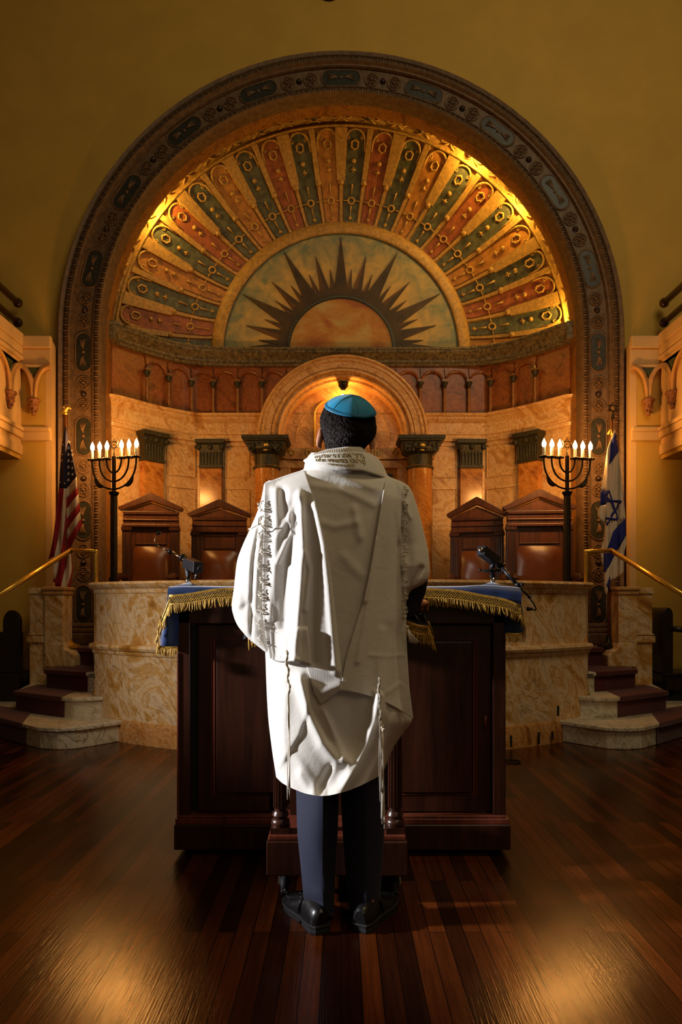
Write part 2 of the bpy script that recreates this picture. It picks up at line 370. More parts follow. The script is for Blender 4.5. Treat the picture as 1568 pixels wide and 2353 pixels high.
# ---------------------------------------------------------------- great arch surround
def arch_path(r, z0=PZ, n=48, nz=10):
    p = [(-r, z0+(ZC-z0)*i/nz) for i in range(nz)]
    p += [(-r*math.cos(PI*i/n), ZC+r*math.sin(PI*i/n)) for i in range(n+1)]
    p += [(r, ZC-(ZC-z0)*(i+1)/nz) for i in range(nz)]
    return p
def sweep_arch(mb, prof, z0=PZ, n=48, nz=10):
    mb.grid([[(x, y, z) for x, z in arch_path(r, z0, n, nz)] for r, y in prof]); return mb
def s_at(s, r):    # arc length from the crown -> position, tangent angle; negative s goes left
    q = abs(s); sg = 1 if s >= 0 else -1; R_ = 2.64; L = R_*PI/2
    if q <= L: a = q/R_; return sg*r*math.sin(a), ZC+r*math.cos(a), sg*a
    return sg*r, ZC-(q-L), sg*PI/2
F = YW
arch = empty('trim_1', (0, F, PZ)); struct(arch); arch['label'] = 'great round arch of brown painted stucco with slate medallions around the niche'
mb = MB()
sweep_arch(mb, [(2.892, F+.02), (2.892, F-.10), (2.875, F-.125), (2.845, F-.11), (2.835, F-.09), (2.83, F-.10), (2.775, F-.13), (2.76, F-.10), (2.745, F-.10), (2.735, F-.06),
                (2.555, F-.06), (2.545, F-.09), (2.53, F-.10), (2.52, F-.08), (2.51, F-.10), (2.47, F-.12), (2.455, F-.09), (2.45, F-.05), (2.45, F+.06)])
mb.build('arch_moulding', M['stucco'], arch, smooth=True, auto=35)
mb = MB(); sweep_arch(mb, [(2.45, F+.06), (2.442, F+.1), (2.442, F+.19), (2.45, F+.22), (2.70, F+.22)])
mb.build('soffit', M['jamb'], arch, smooth=True, auto=35)
# carved leaf bands: small lobes along inner and outer mouldings (surface relief)
for rr, yy, nm in ((2.80, F-.115, 'outer_leaf_band'), (2.49, F-.112, 'inner_leaf_band')):
    mb = MB(); st = .058; n = int((2.64*PI/2+3.0)/st)
    for k in range(-n, n+1):
        x, z, a = s_at(k*st, rr)
        if z < PZ+.25: continue
        mt = Matrix.Rotation(a, 3, 'Y')
        mb.ball((x, yy, z), (.011, .014, .026), 6, mt)
        x, z, a = s_at((k+.5)*st, rr); mb.ball((x, yy, z), (.006, .010, .024), 5, mt)
    mb.build(nm, M['stucco'], arch, smooth=True)
# medallion panels
def local_parts():
    P = {}
    mb = MB(); L, Wd = .19, .074      # long along x
    out = [(-L+Wd+Wd*math.cos(a), Wd*math.sin(a)) for a in np.linspace(PI/2, 3*PI/2, 12)]+[(L-Wd+Wd*math.cos(a), Wd*math.sin(a)) for a in np.linspace(-PI/2, PI/2, 12)]
    mb.prism(out, -.006, .004); P['panel'] = (mb, 'slate')
    q = MB(); q.tube([(x*1.05, -.004, z*1.12) for x, z in out], .0075, 6, closed=True); P['rim'] = (q, 'stucco2')
    q = MB()
    for sg in (-1, 1):
        for k, an in enumerate((-.5, -.2, .1, .4)):
            q.tube([(sg*(.03+.02*t), -.010, .0) if t == 0 else (sg*(.03+.11*t), -.012, math.sin(an)*.07*t+.01*math.sin(3*t)) for t in (0, .35, .7, 1)], [.003, .006, .006, .002], 5)
    q.ball((0, -.01, 0), (.017, .012, .017), 8); P['sprig'] = (q, 'stucco2')
    q = MB(); q.tube([(.068*math.cos(a), -.004, .068*math.sin(a)) for a in np.linspace(0, 2*PI, 21)[:-1]], .0065, 6, closed=True)
    for k in range(4):
        a = PI/4+k*PI/2; c = Vector((.034*math.cos(a), -.006, .034*math.sin(a)))
        q.tube([c+Vector((.024*math.cos(b), 0, .024*math.sin(b))) for b in np.linspace(0, 2*PI, 13)[:-1]], .005, 5, closed=True)
        q.ball(c, (.012, .010, .012), 8)
    q.ball((0, -.012, 0), .013, 8); P['rosette'] = (q, 'stucco2')
    q = MB(); q.lathe([(.0, -.03), (.018, -.026), (.027, -.01), (.027, 0), (.038, .004)], (0, 0, 0), 12); P['stud'] = (q, 'stud')
    return P
LP = local_parts(); protos = {}
def place(kind, s, r=2.64, y=F-.062, parent=None):
    x, z, a = s_at(s, r)
    if kind not in protos:
        mb, mk = LP[kind]; o = mb.build(kind, M[mk], smooth=(kind != 'panel')); protos[kind] = o
        if kind == 'stud': o.data.transform(Matrix.Rotation(-PI/2, 4, 'X'))
    else: o = protos[kind].copy(); COL.objects.link(o)
    o.matrix_basis = Matrix.Translation((x, y, z))@Matrix.Rotation(a, 4, 'Y'); o.parent = parent or arch; o.matrix_parent_inverse = pinv(parent or arch)
    return o
PER = .863
for k in range(-9, 10):
    s = k*PER; x, z, a = s_at(s, 2.64)
    if z > PZ+.3:
        p = place('panel', s)
        p.name = 'slate_panel'
        for kk in ('rim', 'sprig'):
            o = place(kk, s, parent=p)
    for sg in ((1,) if k == 0 else ((1,) if k > 0 else (-1,))):
        pass
n = 0
for k in range(-18, 18):
    s = (k+.5)*PER
    for ds, kind in ((-.118, 'rosette'), (0, 'stud'), (.118, 'rosette')):
        x, z, a = s_at(s+ds, 2.64)
        if z > PZ+.28 and abs(s) < 8: place(kind, s+ds)
# arch pilaster bases
mb = MB()
for s in (-1, 1):
    a, b = sorted((s*2.42, s*2.91))
    mb.box(a-.0, b, F-.17, F+.3, PZ, PZ+.12).box(a+.01, b-.01, F-.15, F+.3, PZ+.12, PZ+.17).box(a+.02, b-.02, F-.13, F+.2, PZ+.17, PZ+.22)
mb.build('pilaster_base', M['stucco'], arch, bevel=.015)
# ---------------------------------------------------------------- apse walls
path0 = [(-2.60, 7.42), (-2.45, 7.46), (-2.36, 7.58), (-2.25, 7.72), (-2.13, 7.86), (-2.0, 7.98), (-1.85, 8.10), (-1.69, 8.20)]
PATH = path0+[(-1.2, 8.2), (-.6, 8.2), (0, 8.2)]; PATH = PATH+[(-x, y) for x, y in PATH[-2::-1]]
def sweep_plan(mb, prof, path=PATH):
    P = [Vector((x, y)) for x, y in path]; rows = []
    N = []
    for i in range(len(P)):
        t = (P[min(i+1, len(P)-1)]-P[max(i-1, 0)]).normalized(); N.append(Vector((t.y, -t.x)))
    for off, z in prof: rows.append([(P[i].x+N[i].x*off, P[i].y+N[i].y*off, z) for i in range(len(P))])
    return mb.grid(rows)
apse = empty('wall_apse', (0, 8.2, PZ)); struct(apse)
sweep_plan(MB(), [(.10, PZ), (.10, PZ+.18), (.04, PZ+.2), (0, PZ+.22), (0, 3.0)]).build('marble_facing', M['cream'], apse)
sweep_plan(MB(), [(0, 2.98), (.03, 2.985), (.04, 3.02), (.03, 3.03), (.03, 3.055), (.045, 3.06), (.045, 3.19), (.06, 3.2), (.08, 3.225), (.09, 3.235), (.09, 3.255), (.115, 3.265), (.13, 3.29), (.0, 3.295)]).build('entablature', M['cream'], apse, smooth=True, auto=30)
sweep_plan(MB(), [(0, 3.29), (0, 3.90)]).build('arcade_back', M['arcade'], apse)
# panel joints: slim grooves modelled as raised fillets round rectangular slabs
mb = MB()
def pth(s):   # signed arc length from the centre of the apse wall
    sg = 1 if s >= 0 else -1; q = abs(s); P = [(x, y) for x, y in PATH if x >= -1e-9]
    for (x0, y0), (x1, y1) in zip(P, P[1:]):
        d = math.hypot(x1-x0, y1-y0)
        if q <= d or (x1, y1) == P[-1]:
            t = q/d; x, y = x0+(x1-x0)*t, y0+(y1-y0)*t; a = math.atan2(y1-y0, x1-x0); return sg*x, y, sg*a
        q -= d
for s0, s1 in ((1.08, 1.36), (1.72, 2.06)):
    for sg in (-1, 1):
        for zz in ((1.3, 2.42), (2.56, 2.93)):
            pts = []
            for s, z in ((s0, zz[0]), (s1, zz[0]), (s1, zz[1]), (s0, zz[1])):
                x, y, a = pth(sg*s); pts.append((x, y-.008, z))
            mb.tube(pts, .010, 6, closed=True)
mb.build('panel_fillet', M['cream'], apse)
# apse pilasters with dark capitals
def capital_mb(w, d, h):     # local: centre x=0, back y=0, base z=0
    q = MB(); q.box(-w*.40, w*.40, -d*.75, 0, 0, h*.10)
    q.grid([[(sx*w*k, -d*kk if fy else 0.0, z) for sx, fy in ((-1, 0), (-1, 1), (1, 1), (1, 0))] for k, kk, z in ((.38, .7, 0), (.38, .7, h*.55), (.44, .85, h*.8), (.48, .97, h*.86))])
    q.box(-w*.5, w*.5, -d, 0, h*.86, h)
    for i in range(7):
        x = -w*.33+w*.66*i/6; q.tube([(x, -d*.72, h*.1), (x, -d*.74, h*.5), (x, -d*.8, h*.56)], [.006, .010, .004], 6)
    for sx in (-.4, 0, .4):
        q.ball((sx*w, -d*.9, h*.72), (w*.09, .02, h*.11), 8)
    for sx in (-.46, .46): q.tube([(sx*w+.03*math.cos(a)*(1-a/9), -d*.9, h*.7+.03*math.sin(a)*(1-a/9)) for a in np.linspace(0, 6, 14)], .007, 5)
    return q
for s in (1.52, 2.28):
    for sg in (-1, 1):
        x, y, a = pth(sg*s)
        if s > 2: y -= .02
        ztop = 2.985
        o = MB().box(-.13, .13, -.09, .0, PZ+.2, ztop-.33).box(-.15, .15, -.11, 0, PZ, PZ+.2).build('pilaster', M['orange'], bevel=.006)
        o.matrix_basis = Matrix.Translation((x, y, 0))@Matrix.Rotation(a, 4, 'Z'); o.parent = apse; o.matrix_parent_inverse = pinv(apse)
        c = capital_mb(.34, .15, .33).build('capital', M['verd'], smooth=False, bevel=.004)
        c.matrix_basis = Matrix.Translation((x, y, ztop-.33))@Matrix.Rotation(a, 4, 'Z'); c.parent = o; c.matrix_parent_inverse = pinv(o)
# blind arcade: colonnettes and arches
arc = empty('trim_2', (0, 8.1, 3.3)); struct(arc); arc['label'] = 'blind arcade of slim colonnettes below the grey cornice'
spc = .285; ss = [spc*(k+.5)+.215 for k in range(0, 9)]
cm = MB(); cm.mat(0).lathe([(.028, .0), (.028, .02), (.02, .03), (.017, .05), (.016, .30)], (0, -.05, 0), 10)
cm.mat(1).lathe([(.018, .30), (.02, .315), (.03, .345), (.042, .36), (.042, .375)], (0, -.05, 0), 8)
cm.mat(0).box(-.03, .03, -.08, -.02, .375, .40)
cp = None
pos = [(sg, s) for sg in (-1, 1) for s in ss if s < 2.62]
for sg, s in pos:
    x, y, a = pth(sg*s)
    if cp is None: cp = cm.build('colonnette', [M['jamb'], M['verd']], smooth=True, auto=40); o = cp
    else: o = cp.copy(); COL.objects.link(o)
    o.matrix_basis = Matrix.Translation((x, y, 3.295))@Matrix.Rotation(a, 4, 'Z'); o.parent = arc; o.matrix_parent_inverse = pinv(arc)
al = sorted(sg*s for sg, s in pos)
for s0, s1 in zip(al, al[1:]):
    if s1-s0 > .35: continue
    m0 = (s0+s1)/2; r = (s1-s0)/2-.022; pts = []; pts2 = []
    for t in np.linspace(0, PI, 11):
        x, y, a = pth(m0-r*math.cos(t)); zz = 3.70+r*.85*math.sin(t); pts.append((x+.02*math.sin(a), y-.02*math.cos(a), zz))
    mb = MB().tube(pts, .013, 6)
    # spandrel plate between this arch and the cornice
    top = [(p_[0]+.02*math.sin(p_[2]), p_[1]-.02*math.cos(p_[2]), 3.86) for p_ in (pth(m0-(s1-s0)/2*math.cos(t)) for t in np.linspace(0, PI, 11))]
    mb.grid([pts, top])
    mb.build('arch', M['arcade'], arc, smooth=True, auto=50)
# cornice
PC = [(-2.56, 7.40), (-2.44, 7.46), (-2.30, 7.64), (-2.15, 7.82), (-1.98, 7.98), (-1.78, 8.10), (-1.55, 8.17), (-1.3, 8.2), (-.6, 8.2)]
PC = PC+[(0, 8.2)]+[(-x, y) for x, y in PC[::-1]]
cor = sweep_plan(MB(), [(0, 3.855), (.05, 3.86), (.055, 3.875), (.06, 3.89), (.075, 3.895), (.078, 3.92), (.12, 3.96), (.15, 3.99), (.152, 4.01), (.165, 4.015), (.165, 4.035), (.15, 4.045), (0, 4.05)], PC)
o = cor.build('trim_3', M['cornice'], smooth=True, auto=18); struct(o); tag(o, 'grey brown curved cornice under the painted half dome')
mb = MB()
P = [Vector(p) for p in PC]
for i in range(len(P)-1):
    L = (P[i+1]-P[i]).length; n = max(1, int(L/.033)); t = (P[i+1]-P[i]).normalized(); nn = Vector((t.y, -t.x))
    for k in range(n):
        c = P[i]+(P[i+1]-P[i])*((k+.5)/n)
        mb.ball((c.x+nn.x*.16, c.y+nn.y*.16, 4.028), (.010, .010, .013), 5); mb.ball((c.x+nn.x*.07, c.y+nn.y*.07, 3.89), (.009, .009, .012), 5)
mb.build('bead_row', M['cornice'], o, smooth=True)
mb = MB()
for s in (-1, 1): mb.box(min(s*2.37, s*2.50), max(s*2.37, s*2.50), 7.30, 7.5, 3.86, 4.05)
mb.build('cornice_block', M['cornice'], o, bevel=.012)
# ---------------------------------------------------------------- painted half dome
dome = empty('wall_half_dome', (0, 8.2, 4.05)); struct(dome)
ZT = 4.04
def cove(t, a):     # t: 0 inner ring .. 1 outer edge; a: angle
    r = 1.47+(2.66-1.47)*t; y = 8.2-.64*(t**1.5); zc = ZT+(ZC-ZT)*t
    return Vector((r*math.cos(a), y, zc+r*math.sin(a)))
def covn(t, a, off):
    p = cove(t, a); e = 1e-3; du = cove(min(1, t+e), a)-cove(max(0, t-e), a); dv = cove(t, a+e)-cove(t, a-e)
    n = du.cross(dv).normalized(); 
    if n.y > 0: n = -n
    return p+n*off
A0, A1 = 0, PI
mb = MB(); mb.grid([[cove(t, a) for a in np.linspace(A0, A1, 97)] for t in np.linspace(0, 1.0, 25)])
mb.build('dome_shell', M['rib'], dome, smooth=True)
# tympanum disc, ring, painting
mb = MB(); mb.prism([(-1.42, ZT-.1)]+[(x, z) for x, z in arcpts(0, ZT, 1.40, PI, 0, 60)]+[(1.42, ZT-.1)], 8.17, 8.22); ty = mb.build('painted_tympanum', M['tymp'], dome)
mb = MB(); mb.grid([[(r*math.cos(a), y, ZT+r*math.sin(a)) for a in np.linspace(-.03, PI+.03, 65)] for r, y in ((1.375, 8.172), (1.38, 8.15), (1.40, 8.145), (1.47, 8.155), (1.52, 8.17), (1.53, 8.2))])
mb.build('tympanum_rim', M['rib'], dome, smooth=True)
mb = MB(); mb.tube([(1.372*math.cos(a), 8.165, ZT+1.372*math.sin(a)) for a in np.linspace(0, PI, 60)], .007, 6); mb.build('tympanum_fillet', M['f_slate'], dome)
mb = MB(); mb.mat(0)
def ray(ang, rt, hw):
    a = math.radians(ang); r0 = .62
    def p(r, da): return (r*math.cos(a+da), ZT+r*math.sin(a+da))
    hb = math.radians(hw)
    mb.mat(0).prism([p(r0, -hb), p(rt, 0), p(r0, 0)], 8.158, 8.172)
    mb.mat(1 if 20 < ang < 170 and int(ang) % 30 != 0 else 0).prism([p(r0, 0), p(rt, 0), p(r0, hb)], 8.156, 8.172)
for k in range(0, 25):
    ang = k*7.5
    if k % 4 == 0: ray(ang if 0 < ang < 180 else (1.6 if ang == 0 else 178.4), 1.345 if 0 < ang < 180 else 1.2, 8.5)
    elif k % 2 == 0: ray(ang, 1.15, 6.6)
    else: ray(ang, .97, 4.2)
mb.mat(0).prism([(x, z) for x, z in arcpts(0, ZT, .74, PI, 0, 40)], 8.150, 8.172)
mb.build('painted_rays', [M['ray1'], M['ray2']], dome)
MB().prism([(x, z) for x, z in arcpts(0, ZT, .60, PI, 0, 40)], 8.14, 8.172).build('painted_sunrise', M['dawn'], dome)
mb = MB(); mb.mat(0).grid([[(r*math.cos(a), y, ZT+r*math.sin(a)) for a in np.linspace(0, PI, 41)] for r, y in ((.64, 8.15), (.637, 8.128), (.607, 8.128), (.60, 8.14))])
mb.mat(1)
for k in range(46):
    a = PI*(k+.5)/46; mb.obox((.622*math.cos(a), 8.126, ZT+.622*math.sin(a)), (.026, .006, .013), Matrix.Rotation(-(a+PI/2), 3, 'Y'))
mb.build('sunrise_border', [M['slate'], M['f_slate']], dome)
# fan: coloured panels between ribs
NP = 24; DA = (A1-A0)/NP if False else math.radians(7.6); AS = PI/2-12*DA
cols = {0: 'f_slate', 1: 'f_red', 2: 'f_slate', 3: 'f_ochre'}
T0, T1 = .05, .845
for i in range(NP):
    a0, a1 = AS+i*DA, AS+(i+1)*DA; am = (a0+a1)/2
    k = 11-i          # 0.. going right from centre
    ck = cols[k % 4]
    wide = .30 if i % 2 else .34
    mb = MB(); rows = []
    for t in np.linspace(T0, T1, 17):
        hw = DA*(.37 if t < .45 else .37+.02*math.sin((t-.45)*9)); 
        if t > .745: hw *= math.sqrt(max(.05, 1-((t-.745)/.104)**2))
        if t < .08: hw *= .86
        if abs(t-.43) < .03: hw *= 1.12
        rows.append([covn(t, am+hw*u, .012) for u in (-1, -.98, -.5, 0, .5, .98, 1)])
        rows[-1][0] = covn(t, am-hw, .0); rows[-1][-1] = covn(t, am+hw, .0)
    p = mb.grid(rows).build('fan_panel', M[ck], dome)
    # gilded relief of this panel
    g = MB()
    def P3(t, u, o=.02): return covn(t, am+DA*.37*u, o)
    g.tube([P3(.27+.030*math.cos(q), .40*math.sin(q)) for q in np.linspace(0, 2*PI, 17)[:-1]], .011, 6, closed=True)
    g.tube([P3(.735+.034*math.cos(q)*(1+.12*math.cos(6*q)), .34*math.sin(q)*(1+.12*math.cos(6*q))) for q in np.linspace(0, 2*PI, 25)[:-1]], .010, 6, closed=True)
    for (ta, ua, tb, ub, r) in ((.33, 0, .42, 0, .010), (.13, 0, .22, 0, .010), (.27, .4, .27, 1.1, .007), (.27, -.4, .27, -1.1, .007)):
        g.tube([P3(ta, ua), P3((ta+tb)/2, (ua+ub)/2), P3(tb, ub)], [r*.4, r*.8, r*1.3] if ta > .3 or ta < .2 else r, 6)
    g.ball(P3(.61, 0, .02), .026, 8)
    for q in (0, PI/2):
        for tt in (.54, .10): g.tube([P3(tt-.022*math.cos(q), -.26*math.sin(q), .016), P3(tt, 0, .02), P3(tt+.022*math.cos(q), .26*math.sin(q), .016)], .010, 5)
    # arch over the outer end with small scrolls
    g.tube([P3(.69, -1.02, .02), P3(.755, -.98, .02)]+[P3(.755+.095*math.sin(q), -.98*math.cos(q), .022) for q in np.linspace(.2, PI-.2, 9)]+[P3(.755, .98, .02), P3(.69, 1.02, .02)], .012, 6)
    for sg in (-1, 1):
        g.tube([P3(.79+.02*math.cos(q)*(1-q/8), sg*(.62+.16*math.sin(q)*(1-q/8)), .018) for q in np.linspace(0, 6, 12)], .007, 5)
    g.build('gilt_relief', M['goldpaint'], p, smooth=True)
# ribs
for i in range(NP+1):
    a = AS+i*DA; mb = MB()
    for lo, hi, w0, w1, h in ((T0, .42, .014, .020, .026), (.45, T1+.015, .030 if i % 2 else .05, .034 if i % 2 else .075, .036)):
        ts = np.linspace(lo, hi, 9)
        mb.grid([[covn(t, a+sg*(w0+(w1-w0)*(t-lo)/(hi-lo))/ (1.47+1.19*t), hh) for sg, hh in ((-1, 0), (-.9, h), (.9, h), (1, 0))] for t in ts])
    mb.ball(covn(.435, a, .02), .035, 8)
    mb.build('rib', M['rib'], dome)
# outer frieze: ring moulding, scrolls and dark bosses
mb = MB(); mb.grid([[covn(t, a, h) for a in np.linspace(A0, A1, 97)] for t, h in ((.86, 0), (.863, .035), (.88, .04), (.885, 0))])
for i in range(52):
    a = A0+(A1-A0)*(i+.5)/52; sg = 1 if i % 2 else -1
    mb.tube([covn(.94+.030*math.cos(q)*(1-q/9), a+sg*.024*math.sin(q)*(1-q/9), .012) for q in np.linspace(0, 6.5, 12)], .011, 5)
    mb.tube([covn(.895+.08*q, a+.028*math.sin(q*PI)*sg, .010) for q in np.linspace(0, 1, 6)], [.006, .012, .012, .010, .008, .004], 5)
mb.build('scroll_frieze', M['goldpaint'], dome, smooth=True)
for i in range(14):
    a = PI/2+(i-6.5)*.232
    MB().ball(covn(.935, a, .02), (.034, .03, .034), 10).build('boss', M['stud'], dome, smooth=True)
# cove lamps hidden behind the arch
for k, a in enumerate((143, 55, 40, 8)):
    a = math.radians(a); c = Vector((2.535*math.cos(a), 7.475, ZC+2.535*math.sin(a)))
    o = empty('cove_lamp', c)
    tag(o, 'small yellow cove lamp tucked behind the arch at %s' % ('the upper left', 'the upper right nearer the crown', 'the right just below another', 'the lower right above the cornice')[k], 'lamp', 'cove lamps behind the arch')
    MB().ball(c, (.022, .022, .022) , 10).build('lamp_bulb', M['lamp'], o, smooth=True)
    MB().lathe([(.03, 0), (.03, .03), (.012, .03)], (c.x, c.y-.03, c.z-.03), 10).build('socket', M['stud'], o)
# dark fixture peeking in at the top edge of the arch wall
o = empty('wall_medallion', W(757, -26, 7.18)); c = W(757, -29, 7.18)
tag(o, 'dark round medallion on the ochre wall just above the arch crown', 'medallion')
q = MB(); q.lathe([(0, -.03), (.08, -.03), (.11, -.015), (.13, 0), (.13, .02)], (0, 0, 0), 24); b = q.build('disc', M['stud'], smooth=True); b.data.transform(Matrix.Translation(c)@Matrix.Rotation(-PI/2, 4, 'X')); b.parent = o; b.matrix_parent_inverse = pinv(o)
# ================================================================ ARK: arch, columns, inscription
YA = 7.86; SA = FPX/YA; AX = WX(788, YA); AZ = WZ(1004, YA); 
ark = empty('ark_surround', (AX, YA, PZ)); tag(ark, 'pale marble arch with moulded rings over the holy ark behind the person', 'ark')
def ring(prof, n=48, zlow=None):
    mb = MB(); mb.grid([[(AX-r*math.cos(PI*i/n), y, AZ+r*math.sin(PI*i/n)*.955) for i in range(n+1)] for r, y in prof]); return mb
ro = 197/SA
ring([(ro, 8.2), (ro, YA-.02), (ro-.012, YA-.05), (ro-.03, YA-.055), (ro-.04, YA-.03), (ro-.05, YA-.035), (ro-.075, YA-.04), (ro-.085, YA-.02), (ro-.15, YA-.015), (ro-.155, YA+.0),
      (ro-.165, YA-.02), (ro-.19, YA-.02), (ro-.20, YA+.02), (ro-.225, YA+.03), (ro-.235, YA+.0), (ro-.25, YA+.01), (ro-.26, YA+.06), (ro-.285, YA+.07), (ro-.29, YA+.12), (ro-.29, YA+.24)]).build('archivolt', M['archm'], ark, smooth=True, auto=35)
rb = ro-.285
MB().prism([(AX+x, AZ+z*.955-.22) for x, z in ((-rb, 0), (rb, 0))]+[(AX+rb*math.cos(a), AZ+rb*math.sin(a)*.955) for a in np.linspace(0, PI, 30)], 8.08, 8.12).build('back_panel', M['archm'], ark)
MB().tube([(AX+.80*rb*math.cos(a), 8.08, AZ+.80*rb*math.sin(a)*.955) for a in np.linspace(0, PI, 30)], .008, 6).build('inner_fillet', M['archm'], ark)
tx = [WX(723, 8.06), WX(855, 8.06)]; zt0, zt1 = WZ(1026, 8.06), WZ(921, 8.06); rr = .17
pts = [(tx[0], 8.065, zt0)]+[(tx[0]+rr-rr*math.cos(a), 8.065, zt1-rr+rr*math.sin(a)) for a in np.linspace(0, PI/2, 8)]+[(tx[1]-rr+rr*math.sin(a), 8.065, zt1-rr+rr*math.cos(a)) for a in np.linspace(0, PI/2, 8)]+[(tx[1], 8.065, zt0)]
MB().tube(pts, .014, 6).build('tablet_outline', M['gold'], ark)
MB().box(WX(655, 8), WX(925, 8), 7.98, 8.1, WZ(1056, 8.0), WZ(1029, 8.0)).build('lintel', M['archm'], ark, bevel=.004)
def text(name, s, loc, size, mat, parent, rot=(PI/2, 0, 0), ext=.003, align='CENTER', conv=None):
    cu = bpy.data.curves.new(name, 'FONT'); cu.body = s; cu.size = size; cu.extrude = ext; cu.align_x = align; cu.align_y = 'CENTER'; cu.resolution_u = 3
    o = bpy.data.objects.new(name, cu); COL.objects.link(o); bpy.context.view_layer.update()
    me = bpy.data.meshes.new_from_object(o.evaluated_get(bpy.context.evaluated_depsgraph_get())); bpy.data.objects.remove(o)
    Mx = Matrix.Translation(loc)@Matrix(Matrix.Rotation(rot[2], 4, 'Z')@Matrix.Rotation(rot[0], 4, 'X'))
    me.transform(Mx)
    if conv: 
        for v in me.vertices: v.co = conv(v.co)
    me.materials.clear(); me.materials.append(M[mat])
    o = bpy.data.objects.new(name, me); COL.objects.link(o)
    if parent: o.parent = parent; o.matrix_parent_inverse = pinv(parent)
    return o
heb = 'וזה שער השמים'
for wd, pc in zip(heb.split(), (859, 803, 735)): text('inscription_word', wd[::-1], (WX(pc, 7.97), 7.972, WZ(1040, 7.97)), .112, 'gold', ark, ext=.006)
def star_mb(mb, c, r, w, d):
    for k in (0, 1):
        P = [(c[0]+r*math.sin(a+k*PI), c[1], c[2]+r*math.cos(a+k*PI)) for a in (0, 2*PI/3, 4*PI/3)]
        mb.tube(P, w, 4, closed=True)
    return mb
for px in (671, 907): star_mb(MB(), (WX(px, 7.97), 7.972, WZ(1040, 7.97)), .042, .006, .01).build('star_ornament', M['gold'], ark)
# door surround under the lintel
mb = MB()
for px0, px1 in ((640, 668), (914, 938)): mb.box(WX(px0, 8.02), WX(px1, 8.02), 8.0, 8.15, PZ, WZ(1056, 8.0))
mb.box(WX(640, 8.02), WX(938, 8.02), 7.99, 8.15, WZ(1076, 8), WZ(1058, 8)); mb.build('door_frame', M['archm'], ark, bevel=.01)
MB().box(WX(668, 8.08), WX(914, 8.08), 8.07, 8.14, PZ, WZ(1076, 8)).build('ark_door', M['goldpaint'], ark)
MB().box(WX(690, 8.06), WX(900, 8.06), 8.05, 8.10, PZ+.1, WZ(1087, 8)).build('ark_curtain', M['navyv'], ark)
for pa, pb in ((575, 652), (926, 1003)): MB().box(WX(pa, YA), WX(pb, YA), YA+.1, 8.2, AZ-.22, AZ-.02).build('impost', M['archm'], ark, bevel=.01)
# eternal light fixture
o = empty('hanging_lamp', W(789, 884, 7.95)); tag(o, 'small dark bronze ceiling fixture glowing orange at the crown of the ark arch', 'lamp')
c = W(789, 889, 7.9); MB().lathe([(0, -.045), (.02, -.04), (.035, -.02), (.05, 0), (.06, .02), (.045, .03), (.06, .04), (.065, .05)], (c[0], c[1], c[2]), 16).build('lamp_body', M['iron'], o, smooth=True)
MB().ball((c[0], c[1]+.06, c[2]-.10), (.03, .03, .035), 12).build('bulb', M['lamp2'], o, smooth=True)
# ark columns
def ark_column(px, lab):
    x = WX(px, 7.72); z1 = WZ(1003, 7.62); zc = WZ(1072, 7.72); o = empty('marble_column', (x, 7.75, PZ)); tag(o, lab, 'column', 'ark columns')
    r = 28/(FPX/7.72)
    MB().lathe([(r*1.05, PZ+.2), (r, PZ+.26), (r*.99, zc-.02), (r*1.04, zc)], (x, 7.75, 0), 32).build('shaft', M['orange'], o, smooth=True)
    MB().lathe([(r*1.4, PZ), (r*1.4, PZ+.08), (r*1.25, PZ+.1), (r*1.3, PZ+.14), (r*1.1, PZ+.2)], (x, 7.75, 0), 32).build('base', M['archm'], o, smooth=True, auto=40)
    q = MB(); q.lathe([(r*1.12, zc-.03), (r*1.16, zc-.01), (r*1.0, zc), (r*1.02, zc+.12), (r*1.5, zc+.17), (r*1.55, zc+.19)], (x, 7.75, 0), 24)
    w0, w1, h0, h1 = .19, .255, zc+.13, z1-.055
    q.grid([[(x+a*w, 7.75+b*w*.8, z) for a, b in ((-1, -1), (1, -1), (1, 1), (-1, 1))] for w, z in ((w0*.7, h0-.005), (w0, h0+.03), (w0*1.12, h0+.12), (w1*.9, h1))], closev=True)
    q.box(x-w1*.94, x+w1*.94, 7.75-w1*.8, 7.75+w1*.7, h1, h1+.02).box(x-w1, x+w1, 7.75-w1*.86, 7.75+w1*.75, h1+.02, z1)
    rr = random.Random(int(px))
    for k in range(26):
        a = rr.uniform(-.85, .85); z = rr.uniform(h0+.03, h1-.02); ww = w0*1.12
        q.ball((x+a*ww, 7.75-ww*.8, z), (.012+.014*rr.random(), .012, .014+.02*rr.random()), 7)
    for sx in (-1, 1): q.tube([(x+sx*.15+.035*math.cos(t)*(1-t/9), 7.75-w0*.95, h0+.03+.035*math.sin(t)*(1-t/9)) for t in np.linspace(0, 6.3, 16)], .009, 5)
    q.build('capital', M['verd'], o, smooth=False)
    MB().ball((x+.01, 7.75-w0*.95, h1-.05), (.03, .012, .022), 8).ball((x+.005, 7.75-w0*.98, h0+.02), (.028, .01, .009), 8).build('gilt_ornament', M['gold'], o, smooth=True)
ark_column(613, 'orange marble column with dark bronze capital left of the ark'); ark_column(966, 'orange marble column with dark bronze capital right of the ark')
for px, pw in ((641, 9), (939, 9)):
    pass
